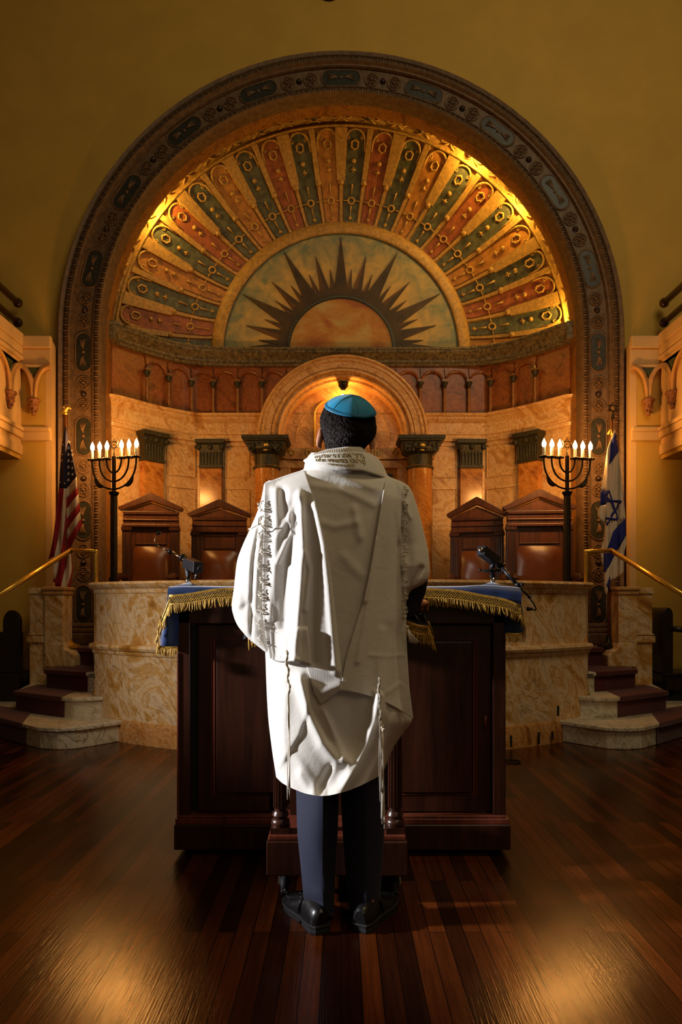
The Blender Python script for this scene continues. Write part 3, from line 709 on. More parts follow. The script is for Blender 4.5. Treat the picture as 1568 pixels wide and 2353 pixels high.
# ================================================================ GALLERY FRONTS
def gallery(s):
    nm = 'left' if s < 0 else 'right'
    g = empty('trim_4' if s < 0 else 'trim_5', (s*3.2, 6.9, 2.6)); struct(g); tag(g, 'cream plaster gallery front with pointed arches on the %s side' % nm)
    X0 = 3.19; ZT_, ZB_ = 3.76, 2.56; Yp = 6.95
    mb = MB()
    # long fascia running toward the viewer
    def fas(x0, x1, z0, z1): mb.box(min(s*x0, s*x1), max(s*x0, s*x1), 1.0, Yp, z0, z1)
    fas(X0, X0+.5, ZB_+.02, ZT_-.1); fas(X0-.035, X0+.5, ZT_-.12, ZT_); fas(X0-.02, X0+.4, ZT_-.20, ZT_-.12)
    fas(X0-.03, X0+.4, 3.50, 3.54); fas(X0-.045, X0+.4, 2.79, 2.83); fas(X0-.03, X0+.4, 2.72, 2.79); fas(X0-.015, X0+.4, ZB_, 2.66)
    # return piece against the end wall
    def ret(x0, x1, y, z0, z1): mb.box(min(s*x0, s*x1), max(s*x0, s*x1), y, Yp+.02, z0, z1)
    ret(2.887, X0+.1, Yp-.045, 3.62, 3.74); ret(2.89, X0+.1, Yp-.02, 3.44, 3.62); ret(2.887, X0+.1, Yp-.05, 3.42, 3.455)
    ret(2.89, X0+.1, Yp-.03, 2.70, 2.83); ret(2.895, X0+.1, Yp-.045, 2.79, 2.835)
    mb.build('fascia', M['stone'], g, bevel=.008)
    # corner post below, catching the candle light
    MB().slab([(s*2.8815, 6.948), (s*2.95, 6.948), (s*2.95, YW), (s*2.932, YW)], 0, 3.70).build('corner_post', M['stone'], g)
    # pointed arches
    def half(fn, a0, a1):      # half arch: springs from the corbel at a0, peaks at a1
        zb, zp = 3.10, 3.44; q = MB()
        prof = [(a0+(a1-a0)*(1-math.cos(t)), zb+(zp-zb)*math.sin(t)**.85) for t in np.linspace(0, PI/2, 12)]
        q.tube([fn(a, b, 0) for a, b in prof], .026, 8); q.tube([fn(a+(a0-a1)*.0+(a1-a0)*.10*(1-i/11), b-.012, .02) for i, (a, b) in enumerate(prof)], .013, 8)
        q.tube([fn(a-(a1-a0)*.10*(1-i/11), b+.010, .012) for i, (a, b) in enumerate(prof)], .010, 8)
        q.grid([[fn(a, b, -.012) for a, b in prof], [fn(a, 3.47, -.012) for a, b in prof]])
        q.build('pointed_arch', M['stone_arch'], g, smooth=True, auto=40)
    fr = lambda a, b, o=0: (s*a, Yp-.035-o, b)          # end wall plane
    fl = lambda a, b, o=0: (s*(X0-.012-o), a, b)         # fascia plane
    YK = 6.66
    half(fr, 3.05, 2.888); half(fr, 3.05, 3.195)
    for k in range(9): half(fl, YK-.54*k, YK-.54*k+.27); half(fl, YK-.54*k, YK-.54*k-.27)
    for fn, a in [(fr, 3.05)]+[(fl, YK-.54*k) for k in range(9)]:
        p = Vector(fn(a, 3.1, .01)); q = MB()
        q.lathe([(.0, -.16), (.016, -.155), (.022, -.13), (.018, -.11), (.035, -.09), (.045, -.03), (.062, -.015), (.066, 0), (.055, .01)], p, 12)
        for k in range(14):
            t = k*2.4; z = -.02-.11*k/14; q.ball((p.x+(.045+.03*z*4)*math.cos(t), p.y+(.045+.12*z)*math.sin(t), p.z+z), .012, 6)
        q.build('corbel', M['corbel'], g, smooth=True)
    for fn, a in [(fr, 3.05)]+[(fl, YK-.54*k) for k in range(9)]:
        if fn is fr: q = MB().prism([(s*(a-.065), 3.42), (s*(a+.065), 3.42), (s*a, 3.33)], Yp-.05, Yp-.03)
        else: q = MB().add([fn(a-.065, 3.42, .014), fn(a+.065, 3.42, .014), fn(a, 3.33, .014), fn(a-.065, 3.42, -.01), fn(a+.065, 3.42, -.01), fn(a, 3.33, -.01)], [(0, 1, 2), (3, 4, 5), (0, 1, 4, 3), (1, 2, 5, 4), (0, 2, 5, 3)])
        q.build('green_inset', M['green_inset'], g)
    # balcony rail
    r = empty('balcony_rail', (s*3.27, 7.0, 3.7)); tag(r, 'dark wooden double balcony rail above the %s gallery front' % nm, 'railing', 'balcony rails')
    for z, rad in ((4.13, .034), (3.93, .030)):
        xx = s*(3.28 if s < 0 else 3.28)
        q = MB().tube([(xx, 1.0, z), (xx, 7.03, z)], rad, 10); q.build('rail_bar', M['bim'], r, smooth=True)
        MB().ball((xx, 7.06, z), (.05, .045, .05), 10).build('end_knob', M['bim'], r, smooth=True)
    MB().box(s*3.28-.03, s*3.28+.03, 6.2, 6.26, 3.74, 4.1).build('baluster', M['bim'], r)
gallery(-1); gallery(1)
# gallery underside board
for s in (-1, 1):
    struct(MB().box(min(s*3.2, s*6), max(s*3.2, s*6), 1, 6.95, 2.52, 2.56).build('ceiling_gallery_%s' % ('left' if s < 0 else 'right'), M['wall']))
# ================================================================ MARBLE PARAPET
par = empty('marble_parapet', (0, 4.93, 0)); tag(par, 'curved veined golden marble parapet wall in front of the raised platform', 'parapet')
BX = np.linspace(-2.0, 2.0, 49)
def bema_sweep(mb, prof):
    rows = []
    for off, z in prof:
        R_ = 3.0+off; rows.append([(R_*math.sin(t), 7.93-R_*math.cos(t), z) for t in np.linspace(-.742, .742, 49)])
    return mb.grid(rows)
bema_sweep(MB(), [(0, .165), (0, .70)]).build('lower_panel', M['bema'], par, smooth=True)
bema_sweep(MB(), [(-.01, .735), (-.01, 1.24)]).build('upper_panel', M['bema'], par, smooth=True)
bema_sweep(MB(), [(0, .675), (.015, .68), (.02, .695), (.015, .705), (.02, .71), (.04, .715), (.05, .735), (.04, .755), (-.01, .765)]).build('waist_moulding', M['bema'], par, smooth=True, auto=35)
bema_sweep(MB(), [(-.01, 1.16), (.005, 1.165), (.005, 1.195), (.02, 1.20), (.045, 1.215), (.055, 1.235), (.045, 1.25), (.02, 1.255), (-.16, 1.258), (-.16, PZ)]).build('cap', M['bema'], par, smooth=True, auto=35)
bema_sweep(MB(), [(.03, 0), (.025, .14), (.015, .16), (0, .168)]).build('plinth', M['bema_base'], par, smooth=True, auto=35)
for s in (-1, 1):   # square end faces
    t = s*.742; q = MB(); mx = Matrix.Rotation(t, 3, 'Z')
    e = lambda R_, z: (R_*math.sin(t), 7.93-R_*math.cos(t), z)
    q.add([e(3.0, 0), e(2.82, 0), e(2.82, 1.25), e(3.0, 1.25)], [(0, 1, 2, 3)]).add([e(2.82, 0), (s*1.98, 6.6, 0), (s*1.98, 6.6, .67), e(2.82, .67)], [(0, 1, 2, 3)])
    q.build('end_face', M['bema'], par)
for px in (440, 620, 905, 1120):
    x = WX(px, 5.1); t = math.asin(x/3.0); q = MB().obox((3.001*math.sin(t), 7.93-3.001*math.cos(t), .42), (.004, .004, .5), Matrix.Rotation(t, 3, 'Z')); q.build('joint', M['bema_base'], par)
# black tape marks and cord at the right
o = empty('tape_strip', W(1174, 1700, 5.14)); tag(o, 'short black tape strips stuck upright on the marble plinth near the right stair', 'tape')
for px, y0, y1 in ((1175, 1690, 1716), (1239, 1682, 1709), (1270, 1680, 1700), (1283, 1622, 1645)):
    Y = 7.93-math.sqrt(3.035**2-(WX(px, 5.25))**2)-.004; MB().box(WX(px-2.5, Y), WX(px+2.5, Y), Y-.003, Y+.002, WZ(y1, Y), WZ(y0, Y)).build('strip', M['black'], o)
Y = 4.75; cc = W(1172, 1752, Y); c = MB().tube([(cc[0]-.10, cc[1]+.05, .006)]+[(cc[0]+.07*math.cos(a), cc[1]+.05*math.sin(a), .006) for a in np.linspace(2.2, -2.6, 18)]+[(cc[0]-.14, cc[1]-.06, .006)], .005, 6).build('floor_cord', M['black'], smooth=True); tag(c, 'loop of black cord lying on the floor right of the desk', 'cord')
# ================================================================ STAIRS
def stairs(s):
    nm = 'left' if s < 0 else 'right'
    st = empty('staircase', (s*2.3, 6.0, 0)); tag(st, 'pale marble steps with maroon carpet on the %s side of the parapet' % nm, 'staircase', 'side stairs')
    m = lambda pts: [(s*x, y) for x, y in pts]
    def offs(pl, d):
        P = [Vector(p) for p in pl]; out = []
        for i in range(len(P)):
            t = (P[min(i+1, len(P)-1)]-P[max(i-1, 0)]).normalized(); n = Vector((t.y, -t.x)); out.append(tuple(P[i]+n*d))
        return out
    F1 = [(1.72, 5.48), (1.88, 5.28), (1.98, 5.18), (2.10, 5.15), (2.24, 5.185), (2.40, 5.32), (2.75, 5.63), (3.2, 6.0), (3.6, 6.3)]
    F2 = [(1.93, 5.64), (2.05, 5.575), (2.14, 5.565), (2.22, 5.60), (2.45, 5.745), (2.77, 5.95)]
    F3 = [(2.02, 5.96), (2.16, 5.94), (2.26, 5.97), (2.60, 6.17)]
    F4 = [(2.05, 6.36), (2.33, 6.50), (2.58, 6.64)]
    specs = [(F1, 5, [(3.6, 6.9), (1.72, 6.9)]), (F2, 3, [(3.0, 6.9), (1.93, 6.9)]), (F3, 1, [(2.80, 6.9), (1.98, 6.9)]), (F4, 0, [(2.66, 6.9), (2.0, 6.9)])]
    for k, (Fr, ci, back) in enumerate(specs):
        z0, z1 = .165*k, .165*(k+1)
        fr = [(x, y) for x, y in Fr]
        q = MB().slab(m(fr+back), max(0, z0-.01), z1-.03)
        top = offs(fr, .025)
        q.slab(m(top+back), z1-.03, z1)
        q.build('step', M['steps'], st, bevel=.006)
        cf = fr[ci:]; co = offs(cf, .012); ct = offs(cf, .038)
        if k == 0: bk = [(3.6, 6.6), (2.62, 5.9)]
        elif k == 1: bk = [(2.80, 6.4), (2.3, 6.2)]
        elif k == 2: bk = [(2.66, 6.6), (2.15, 6.5)]
        else: bk = [(2.66, 6.94), (2.0, 6.94)]
        q = MB().slab(m(co+bk), z0+.001, z1-.03).slab(m(ct+bk), z1-.035, z1+.008)
        q.build('carpet_runner', M['carpet'], st, bevel=.008)
    return st
stairs(-1); stairs(1)
# stair posts
def post(s):
    nm = 'left' if s < 0 else 'right'
    p = empty('stair_post', (s*2.66, 6.5, .49)); tag(p, 'square golden marble post at the head of the %s stair with a low wall behind' % nm, 'post', 'stair posts')
    Y = 6.40; x0, x1 = WX(102, Y), WX(145, Y); x0, x1 = -x1, -x0
    def bx(q, a, b, y0, y1, z0, z1): q.box(min(s*a, s*b), max(s*a, s*b), y0, y1, z0, z1)
    q = MB(); bx(q, x0, x1, Y, Y+.22, .50, 1.17); q.build('shaft', M['bema'], p, bevel=.006)
    q = MB(); bx(q, x0-.012, x1+.012, Y-.012, Y+.23, 1.16, 1.20); bx(q, x0-.022, x1+.02, Y-.025, Y+.24, 1.20, 1.235); q.build('cap', M['stone_arch'], p, bevel=.01)
    q = MB().prism([(s*a, b) for a, b in ((x0-.10, .495), (x1, .495), (x1, .72), (x0, .72), (x0-.02, .66), (x0-.07, .645), (x0-.10, .60))], Y-.004, Y+.18); q.build('scroll_foot', M['bema'], p, bevel=.012)
    q = MB(); bx(q, x1-.02, x1+.15, Y+.03, Y+.45, 0, 1.18); bx(q, x1-.02, x1+.17, Y+.01, Y+.46, .72, .78); bx(q, x1-.02, x1+.165, Y+.015, Y+.46, .79, .80); bx(q, x1-.02, x1+.16, Y+.015, Y+.46, 1.17, 1.225)
    q.build('side_wall', M['bema'], p, bevel=.02)
post(-1); post(1)
# brass handrails
def rail(s):
    nm = 'left' if s < 0 else 'right'
    h = empty('handrail', (s*2.03, 5.72, 0)); tag(h, 'polished brass handrail bending down along the %s stair' % nm, 'handrail', 'brass handrails')
    Y = 5.74; xp = 2.02; zt = WZ(1268, Y)
    xb, Yb = 2.42, 6.10
    zb = WZ(1263, Yb)
    p0 = (s*xp, Y, WZ(1545, Y)); 
    bend = W(784+s*(784-163), 1265, 6.0); low = W(784+s*(784+60), 1402, 5.0)
    q = MB().tube([(s*xp, Y, .335), (s*xp, Y, zt-.02), (s*xp, Y, zt)], .017, 12).tube([(s*xp, Y-.005, zt), tuple(bend)], .019, 12)
    d = (Vector(low)-Vector(bend))
    q.tube([Vector(bend)-d*0, Vector(bend)+d], .021, 12)
    e_ = Vector(bend)+d; q.tube([e_, (e_.x, e_.y, .0)], .018, 12); q.ball(e_, .021, 12)
    q.ball(bend, .021, 12).ball((s*xp, Y, zt), .02, 12)
    q.build('rail_tube', M['brass'], h, smooth=True)
    MB().lathe([(.035, 0), (.035, .01), (.022, .02), (.02, .05)], (s*xp, Y, .335), 16).build('floor_flange', M['brass'], h, smooth=True)
    MB().box(s*xp-.05, s*xp+.05, Y-.03, Y+.02, .47, .50).build('bracket', M['chrome'], h)
rail(-1); rail(1)
# pews at the picture edges
p = empty('pew', (-3.15, 6.6, 0)); tag(p, 'near-black wooden pew end with rounded top against the left wall', 'pew', 'dark pews')
Yp = 6.55; xx = [WX(6, Yp), WX(46, Yp)]; r = (xx[1]-xx[0])/2; cx = sum(xx)/2; zt = WZ(1402, Yp)
MB().prism([(xx[0], .35)]+[(xx[0], zt-r*1.4)]+[(cx-r*math.cos(a), zt-r*1.4+r*1.4*math.sin(a)) for a in np.linspace(0, PI, 14)][1:]+[(xx[1], .35)], Yp, Yp+.05).build('arched_panel', M['pew'], p, bevel=.006)
MB().box(xx[0]-.25, xx[1]+.012, Yp-.05, Yp+.3, 0, WZ(1546, Yp)).box(xx[0]-.1, xx[1]+.006, Yp-.02, Yp+.06, WZ(1546, Yp), WZ(1452, Yp)).build('seat_box', M['pew'], p, bevel=.008)
MB().tube([(xx[0]-.4, Yp-.05, .78), (xx[0]+.0, Yp-.02, .76)], .02, 8).build('armrest', M['pew'], p, smooth=True)
p = empty('pew', (3.2, 6.5, 0)); tag(p, 'near-black wooden pew with grey-lit seat edge at the right border', 'pew', 'dark pews')
xx = [WX(1524, Yp), WX(1548, Yp)]; r = (xx[1]-xx[0])/2; cx = sum(xx)/2; zt = WZ(1396, Yp)
MB().prism([(xx[0], .2)]+[(cx-r*math.cos(a), zt-r*1.5+r*1.5*math.sin(a)) for a in np.linspace(0, PI, 12)]+[(xx[1], .2)], Yp, Yp+.36).build('arched_panel', M['pew'], p, bevel=.006)
z0 = WZ(1545, Yp); MB().box(xx[0], xx[1]+.7, Yp-.08, Yp+.37, z0-.03, z0).box(xx[0]+.01, xx[1]+.7, Yp-.05, Yp+.35, z0-.16, z0-.03).build('seat', M['pew'], p, bevel=.008)
MB().box(xx[0]+.01, xx[1]+.7, Yp, Yp+.3, 0, z0-.16).build('seat_box', M['black'], p)
MB().tube([(xx[1]-.02, Yp-.02, WZ(1444, Yp)), (xx[1]+.08, Yp-.02, WZ(1447, Yp)), (xx[1]+.6, Yp-.02, WZ(1445, Yp))], .028, 8).tube([(xx[1]+.12, Yp, WZ(1447, Yp)), (xx[1]+.15, Yp, z0)], .018, 8).build('armrest', M['pew'], p, smooth=True)
# ================================================================ THRONE CHAIRS
def throne(px0, px1, yapex, yeave, Y, rz, lab):
    S = FPX/Y; w = (px1-px0)/S/math.cos(rz); za = WZ(yapex, Y)-PZ; ze = WZ(yeave, Y)-PZ; cx = WX((px0+px1)/2, Y)
    t = empty('throne_chair', (cx, Y, PZ), rz); tag(t, lab, 'chair', 'high backed chairs behind the parapet')
    h = w/2; loc = []
    def part(mb, name, mat, par=t, **k):
        o = mb.build(name, mat, None, **k); o.parent = par; return o
    # pediment (roof-shaped crown)
    q = MB().prism([(-h, ze), (0, za), (h, ze), (h-.01, ze-.03), (h-.035, ze-.035), (0, za-.085), (-h+.035, ze-.035), (-h+.01, ze-.03)], -.05, .06)
    q.prism([(-h+.04, ze-.04), (h-.04, ze-.04), (h-.055, ze-.075), (-h+.055, ze-.075)], -.045, .06)
    ped = part(q, 'pediment', M['walnut'], bevel=.006)
    part(MB().prism([(-h+.06, ze-.035), (h-.06, ze-.035), (0, za-.10)], -.01, .05), 'tympanum_panel', M['walnut2'], ped)
    # frieze rails
    q = MB().box(-h+.05, h-.05, -.03, .06, ze-.17, ze-.075).box(-h+.045, h-.045, -.045, .06, ze-.135, ze-.12)
    q.box(-h+.04, h-.04, -.05, .06, ze-.20, ze-.17); part(q, 'frieze', M['walnut2'], bevel=.005)
    # side pilasters with small capitals
    for sx in (-1, 1):
        a, b = sorted((sx*(h-.04), sx*(h-.13)))
        q = MB().box(a, b, -.03, .05, 0, ze-.20).box(a-.008, b+.008, -.045, .05, ze-.235, ze-.20)
        for k in range(3): q.tube([((a+b)/2+(k-1)*.022, -.032, .45), ((a+b)/2+(k-1)*.022, -.032, ze-.26)], .006, 6)
        part(q, 'side_post', M['walnut'], bevel=.004)
    part(MB().box(-h+.13, h-.13, 0, .05, .40, ze-.2), 'back_board', M['walnut2'])
    zz = (ze-.235, ze-.37); q = MB()
    q.tube([(-h+.17, -.004, zz[1]), (h-.17, -.004, zz[1]), (h-.17, -.004, zz[0]), (-h+.17, -.004, zz[0])], .010, 6, closed=True); part(q, 'panel_moulding', M['walnut'])
    # leather back pad
    x0, x1, z0, z1 = -h+.135, h-.135, .44, ze-.395; g = []
    for i in range(13):
        row = []
        for j in range(13):
            u, v = i/12*2-1, j/12*2-1; d = .055*(1-abs(u)**3.5)*(1-abs(v)**3.5); row.append(((x0+x1)/2+u*(x1-x0)/2, -.005-d-.01*math.sin(u*3+v*2), (z0+z1)/2+v*(z1-z0)/2))
        g.append(row)
    part(MB().grid(g), 'back_cushion', M['leather'], smooth=True)
    part(MB().box(-h+.06, h-.06, -.50, .02, .34, .42), 'seat_frame', M['walnut'], bevel=.01)
    q = MB(); g = [[(-h+.10+(2*h-.2)*i/8, -.47+.44*j/8, .42+.06*(1-abs(i/4-1)**4)*(1-abs(j/4-1)**4)) for j in range(9)] for i in range(9)]
    part(q.grid(g), 'seat_cushion', M['leather'], smooth=True)
    for sx in (-1, 1):
        q = MB().tube([(sx*(h-.07), 0, .68), (sx*(h-.07), -.25, .69), (sx*(h-.06), -.42, .67), (sx*(h-.05), -.48, .64), (sx*(h-.05), -.47, .60)], [.035, .035, .04, .045, .03], 10).box(sx*(h-.07)-.03, sx*(h-.07)+.03, -.46, -.40, .34, .64)
        part(q, 'armrest', M['walnut'], smooth=True, auto=40)
        for yy in (-.46, -.0):
            part(MB().box(sx*(h-.09)-.03, sx*(h-.09)+.03, yy-.03, yy+.03, 0, .34), 'leg', M['walnut'], bevel=.005)
    return t
throne(275, 420, 1133, 1167, 7.10, .10, 'dark walnut high-backed chair with pediment beside the left candelabrum')
throne(433, 577, 1148, 1181, 7.45, .05, 'dark walnut pedimented chair half hidden by the white shawl sleeve')
throne(1029, 1164, 1142, 1181, 7.40, -.22, 'dark walnut pedimented chair behind the right microphone')
throne(1157, 1322, 1124, 1165, 7.08, -.10, 'dark walnut high-backed chair with pediment beside the right candelabrum')
# ================================================================ CANDELABRA
def menorah(px, ycup, Y, rz, nm):
    x = WX(px, Y); zc = WZ(ycup, Y)-PZ
    m = empty('candelabrum', (x, Y, PZ), rz); tag(m, 'black iron six-branched electric candelabrum with hexagram on the %s of the platform' % nm, 'candelabrum', 'lit candelabra')
    def part(mb, name, mat, par=m, **k):
        o = mb.build(name, mat, None, **k); o.parent = par; return o
    zb = zc-.335
    part(MB().lathe([(.12, 0), (.12, .02), (.08, .04), (.05, .09), (.030, .14), (.027, .2)], (0, 0, 0), 20), 'foot', M['iron'], smooth=True, auto=40)
    q = MB(); q.lathe([(.030, .1), (.028, zb)], (0, 0, 0), 12)
    for k in range(8): a = k*PI/4; q.tube([(.028*math.cos(a), .028*math.sin(a), .2), (.026*math.cos(a), .026*math.sin(a), zb-.02)], .006, 5)
    part(q, 'pole', M['iron'], smooth=True, auto=50)
    q = MB().lathe([(.03, zb-.02), (.048, zb+.01), (.048, zb+.018), (.02, zb+.03)], (0, 0, 0), 16); part(q, 'collar', M['iron'], smooth=True, auto=40)
    part(MB().box(-.014, .014, -.014, .014, zb, zc+.02), 'upper_stem', M['iron'], bevel=.003)
    c = (0, 0, zc+.125); q = star_mb(MB(), c, .056, .0055, .01); q.tube([(.030*math.cos(a), 0, c[2]+.030*math.sin(a)) for a in np.linspace(0, 2*PI, 17)[:-1]], .004, 5, closed=True).tube([(0, 0, zc+.01), (0, 0, c[2]-.05)], [.008, .004], 6)
    st = part(q, 'hexagram_finial', M['iron'])
    tx = text('emblem_letters', 'ציון'[::-1], (0, 0, c[2]), .022, 'iron', None, ext=.002); tx.parent = st
    for sx in (-1, 1):
        for rx, dz in ((.080, .136), (.161, .216), (.242, .288)):
            q = MB(); pts = [(sx*.012, 0, zc-dz)]+[(sx*rx*math.sin(t), 0, zc-dz*.08-dz*.92*math.cos(t)**.9 if math.cos(t) > 0 else zc-dz*.08) for t in np.linspace(.12, PI/2, 14)]+[(sx*rx, 0, zc)]
            a = part(q.tube(pts, .0085, 8), 'branch', M['iron'], smooth=True)
            q = MB().lathe([(.008, -.015), (.02, -.004), (.036, 0), (.036, .006), (.012, .006)], (sx*rx, 0, zc), 16)
            for k in range(12): an = k*PI/6; q.ball((sx*rx+.038*math.cos(an), .038*math.sin(an), zc-.002), (.007, .007, .009), 5)
            part(q, 'drip_cup', M['iron'], a, smooth=True)
            part(MB().lathe([(.0135, .004), (.0135, .085), (.009, .09)], (sx*rx, 0, zc), 12), 'candle_tube', M['candle'], a, smooth=True, auto=40)
            part(MB().lathe([(.009, .086), (.017, .10), (.0195, .116), (.015, .135), (.007, .152), (.0, .168)], (sx*rx+.003, 0, zc), 12), 'flame_bulb', M['bulb'], a, smooth=True)
        q = MB().tube([(sx*(.242+.016*math.sin(PI*t))*math.sin(.50+.55*t), 0, zc-.288*.08-.288*.92*math.cos(.50+.55*t)**.9-.004-.020*math.sin(PI*t)) for t in np.linspace(0, 1, 8)], [.004, .010, .014, .015, .014, .012, .008, .005], 6)
        for k in range(3): q.tube([(sx*(.150+.02*k), 0, zc-.245+.016*k), (sx*(.152+.022*k), 0, zc-.272+.016*k)], .004, 5)
        part(q, 'scroll_brace', M['iron'], smooth=True)
menorah(262, 1053, 6.48, -.32, 'left'); menorah(1304, 1052, 6.45, .25, 'right')
# ================================================================ FLAGS
def interp2(a, b, t): return (a[0]+(b[0]-a[0])*t, a[1]+(b[1]-a[1])*t)
def resample(pl, n):
    P = np.asarray(pl, float); d = np.r_[0, np.cumsum(np.hypot(*(P[1:]-P[:-1]).T))]; t = np.linspace(0, d[-1], n)
    return np.stack([np.interp(t, d, P[:, 0]), np.interp(t, d, P[:, 1])], 1)
def cloth_strip(mb, mi, A, B, Y, depth, nu=8, nv=14):
    """ruled patch between outlines A and B (pixel lists), draped in depth"""
    a, b = resample(A, nv), resample(B, nv); rows = []
    for i in range(nv):
        row = []
        for j in range(nu+1):
            t = j/nu; px, py = a[i]+(b[i]-a[i])*t; row.append(W(px, py, Y+depth(px, py)))
        rows.append(row)
    mb.mat(mi).grid(rows)
U = lambda pts: [(100+x/4.2, 940+y/4.2) for x, y in pts]
YF = 6.55
fl = empty('flag', (WX(150, YF), YF, PZ)); tag(fl, 'united states flag hanging on its pole beside the left stair', 'flag', 'flags beside the arch')
dR = lambda px, py: .035*math.sin((px-152)*.22)-.05*max(0, min(1, (px-152)/25))
dL = lambda px, py: .02+.025*math.sin((px-130)*.35+py*.01)
mb = MB()
inner = U([(218, 160), (219, 768)]); rt = U([(218, 160), (265, 370), (300, 560), (318, 660)])
cloth_strip(mb, 0, U([(216, 165), (219, 768)]), U([(216, 165), (262, 370), (300, 560), (318, 655)]), YF, dR)
mb.mat(0)
iy = [768, 868, 960, 1060, 1160, 1260, 1345]; out = [(318, 655), (323, 755), (336, 820), (346, 905), (354, 985), (360, 1058), (372, 1120)]
for k in range(6):
    cloth_strip(mb, 1 if k % 2 == 0 else 2, U([(219+k*2.5, iy[k]), out[k]]), U([(221+k*2.5, iy[k+1]), out[k+1]]), YF, dR, 3, 10)
cloth_strip(mb, 2, U([(234, 1345), (372, 1120)]), U([(236, 1390), (330, 1190)]), YF, dR, 3, 10)
canton = cloth_strip(mb, 0, U([(208, 165), (180, 330), (160, 560), (150, 765)]), U([(219, 165), (219, 380), (219, 560), (221, 770)]), YF, dL)
cloth_strip(mb, 2, U([(150, 760), (125, 1000), (90, 1280), (48, 1450)]), U([(200, 765), (172, 1000), (135, 1280), (103, 1420)]), YF, dL, 5)
cloth_strip(mb, 1, U([(199, 765), (171, 1000), (134, 1280), (94, 1440), (92, 1640)]), U([(222, 770), (215, 1000), (190, 1290), (160, 1440), (178, 1640)]), YF, dL, 5)
cloth_strip(mb, 2, U([(220, 1000), (185, 1300), (158, 1450), (110, 1700)]), U([(240, 1200), (238, 1400), (225, 1500), (185, 1760)]), YF-.01, dL, 5)
cloth_strip(mb, 1, U([(236, 1390), (215, 1500), (165, 1740)]), U([(262, 1390), (275, 1560), (210, 1775)]), YF-.02, dL, 4)
cloth_strip(mb, 2, U([(262, 1400), (275, 1500), (205, 1775)]), U([(275, 1480), (283, 1560), (245, 1785)]), YF-.01, dL, 4)
cloth_strip(mb, 2, U([(95, 1600), (93, 1670)]), U([(200, 1600), (190, 1700)]), YF+.01, dL, 4)
f = mb.build('flag_cloth', [M['flagblue'], M['flagwhite'], M['flagred']], fl, smooth=True, solid=.004)
mb = MB()
def star5(px, py, r, Y):
    c = W(px, py, Y); R_ = r*Y/FPX
    P = [(c[0]+(R_ if k % 2 == 0 else R_*.40)*math.sin(k*PI/5), c[2]+(R_ if k % 2 == 0 else R_*.4)*math.cos(k*PI/5)) for k in range(10)]
    MB().prism(P, Y-.006, Y-.002).build('star', M['flagwhite'], f)
for x, y, r in [(243, 318, 4.6), (243, 378, 4.6), (243, 440, 5), (243, 500, 5), (243, 562, 5.2), (243, 625, 5.2), (242, 685, 5.2), (273, 400, 2.6), (278, 440, 3.2), (281, 508, 3.6), (284, 570, 4), (286, 632, 4.2)]:
    px, py = U([(x, y)])[0]; star5(px, py, r, YF+dR(px, py)-.004)
for x, y, r in [(180, 497, 3.6), (190, 345, 2.6), (155, 710, 3.2), (206, 718, 2.4), (186, 440, 2.0)]:
    px, py = U([(x, y)])[0]; star5(px, py, r, YF+dL(px, py)-.004)
MB().tube([(WX(150, YF), YF+.04, PZ), W(150, 945, YF+.04)], .014, 10).build('pole', M['pole'], fl, smooth=True)
e = W(150, 948, YF+.04); MB().ball((e[0], e[1], e[2]-.01), (.02, .02, .016), 10).tube([(e[0]+sx*t*.05, e[1], e[2]+.02+.03*math.sin(t*PI*.8)) for sx in (1,) for t in np.linspace(-1.1, 1.1, 9)], [.004, .010, .013, .016, .022, .016, .013, .010, .004], 8).ball((e[0]-.01, e[1]-.01, e[2]+.045), (.012, .012, .016), 8).build('finial', M['gold'], fl, smooth=True)
MB().lathe([(.13, 0), (.13, .02), (.06, .05), (.03, .10), (.02, .16)], (WX(150, YF), YF+.04, PZ), 20).build('pole_base', M['brass'], fl, smooth=True, auto=40)
# Israel flag
V = lambda pts: [(1330+x/4.056, 920+y/4.056) for x, y in pts]
fl = empty('flag', (WX(1405, YF), YF, PZ)); tag(fl, 'white flag with blue star and stripes hanging on its pole beside the right stair', 'flag', 'flags beside the arch')
dI = lambda px, py: .025*math.sin((px-1395)*.16+py*.004)+.02*math.sin((px-1400)*.4)
mb = MB()
L = [(337, 270), (270, 450), (236, 680), (207, 850), (203, 985), (230, 1110), (250, 1180)]; Rr = [(341, 270), (372, 480), (400, 700), (420, 900), (432, 1010), (440, 1110), (444, 1200)]
cloth_strip(mb, 0, V([(338, 272), (300, 400), (285, 600), (262, 850), (255, 1160)]), V([(343, 280), (373, 480), (400, 700), (430, 1000), (440, 1110)]), YF, dI, 12, 24)
cloth_strip(mb, 0, V([(336, 272), (270, 450), (236, 680), (208, 860)]), V([(340, 280), (300, 400), (286, 600), (264, 860)]), YF-.006, dI, 5)
cloth_strip(mb, 1, V([(208, 850), (203, 985)]), V([(262, 845), (258, 975)]), YF-.01, dI, 5, 5)
cloth_strip(mb, 0, V([(205, 982), (176, 1050), (178, 1080)]), V([(258, 970), (256, 1050), (240, 1155)]), YF-.03, dI, 5, 6)
cloth_strip(mb, 0, V([(250, 1140), (236, 1290), (206, 1420), (236, 1560)]), V([(440, 1100), (325, 1220), (290, 1330), (235, 1450)]), YF, dI, 10)
cloth_strip(mb, 1, V([(440, 1095), (325, 1222), (290, 1330), (238, 1420), (232, 1600)]), V([(444, 1255), (400, 1330), (352, 1400), (300, 1520), (245, 1600)]), YF-.008, dI, 8)
cloth_strip(mb, 0, V([(445, 1250), (365, 1390), (292, 1530), (240, 1600), (240, 1780)]), V([(448, 1340), (428, 1400), (415, 1500), (300, 1640), (265, 1815)]), YF+.01, dI, 8)
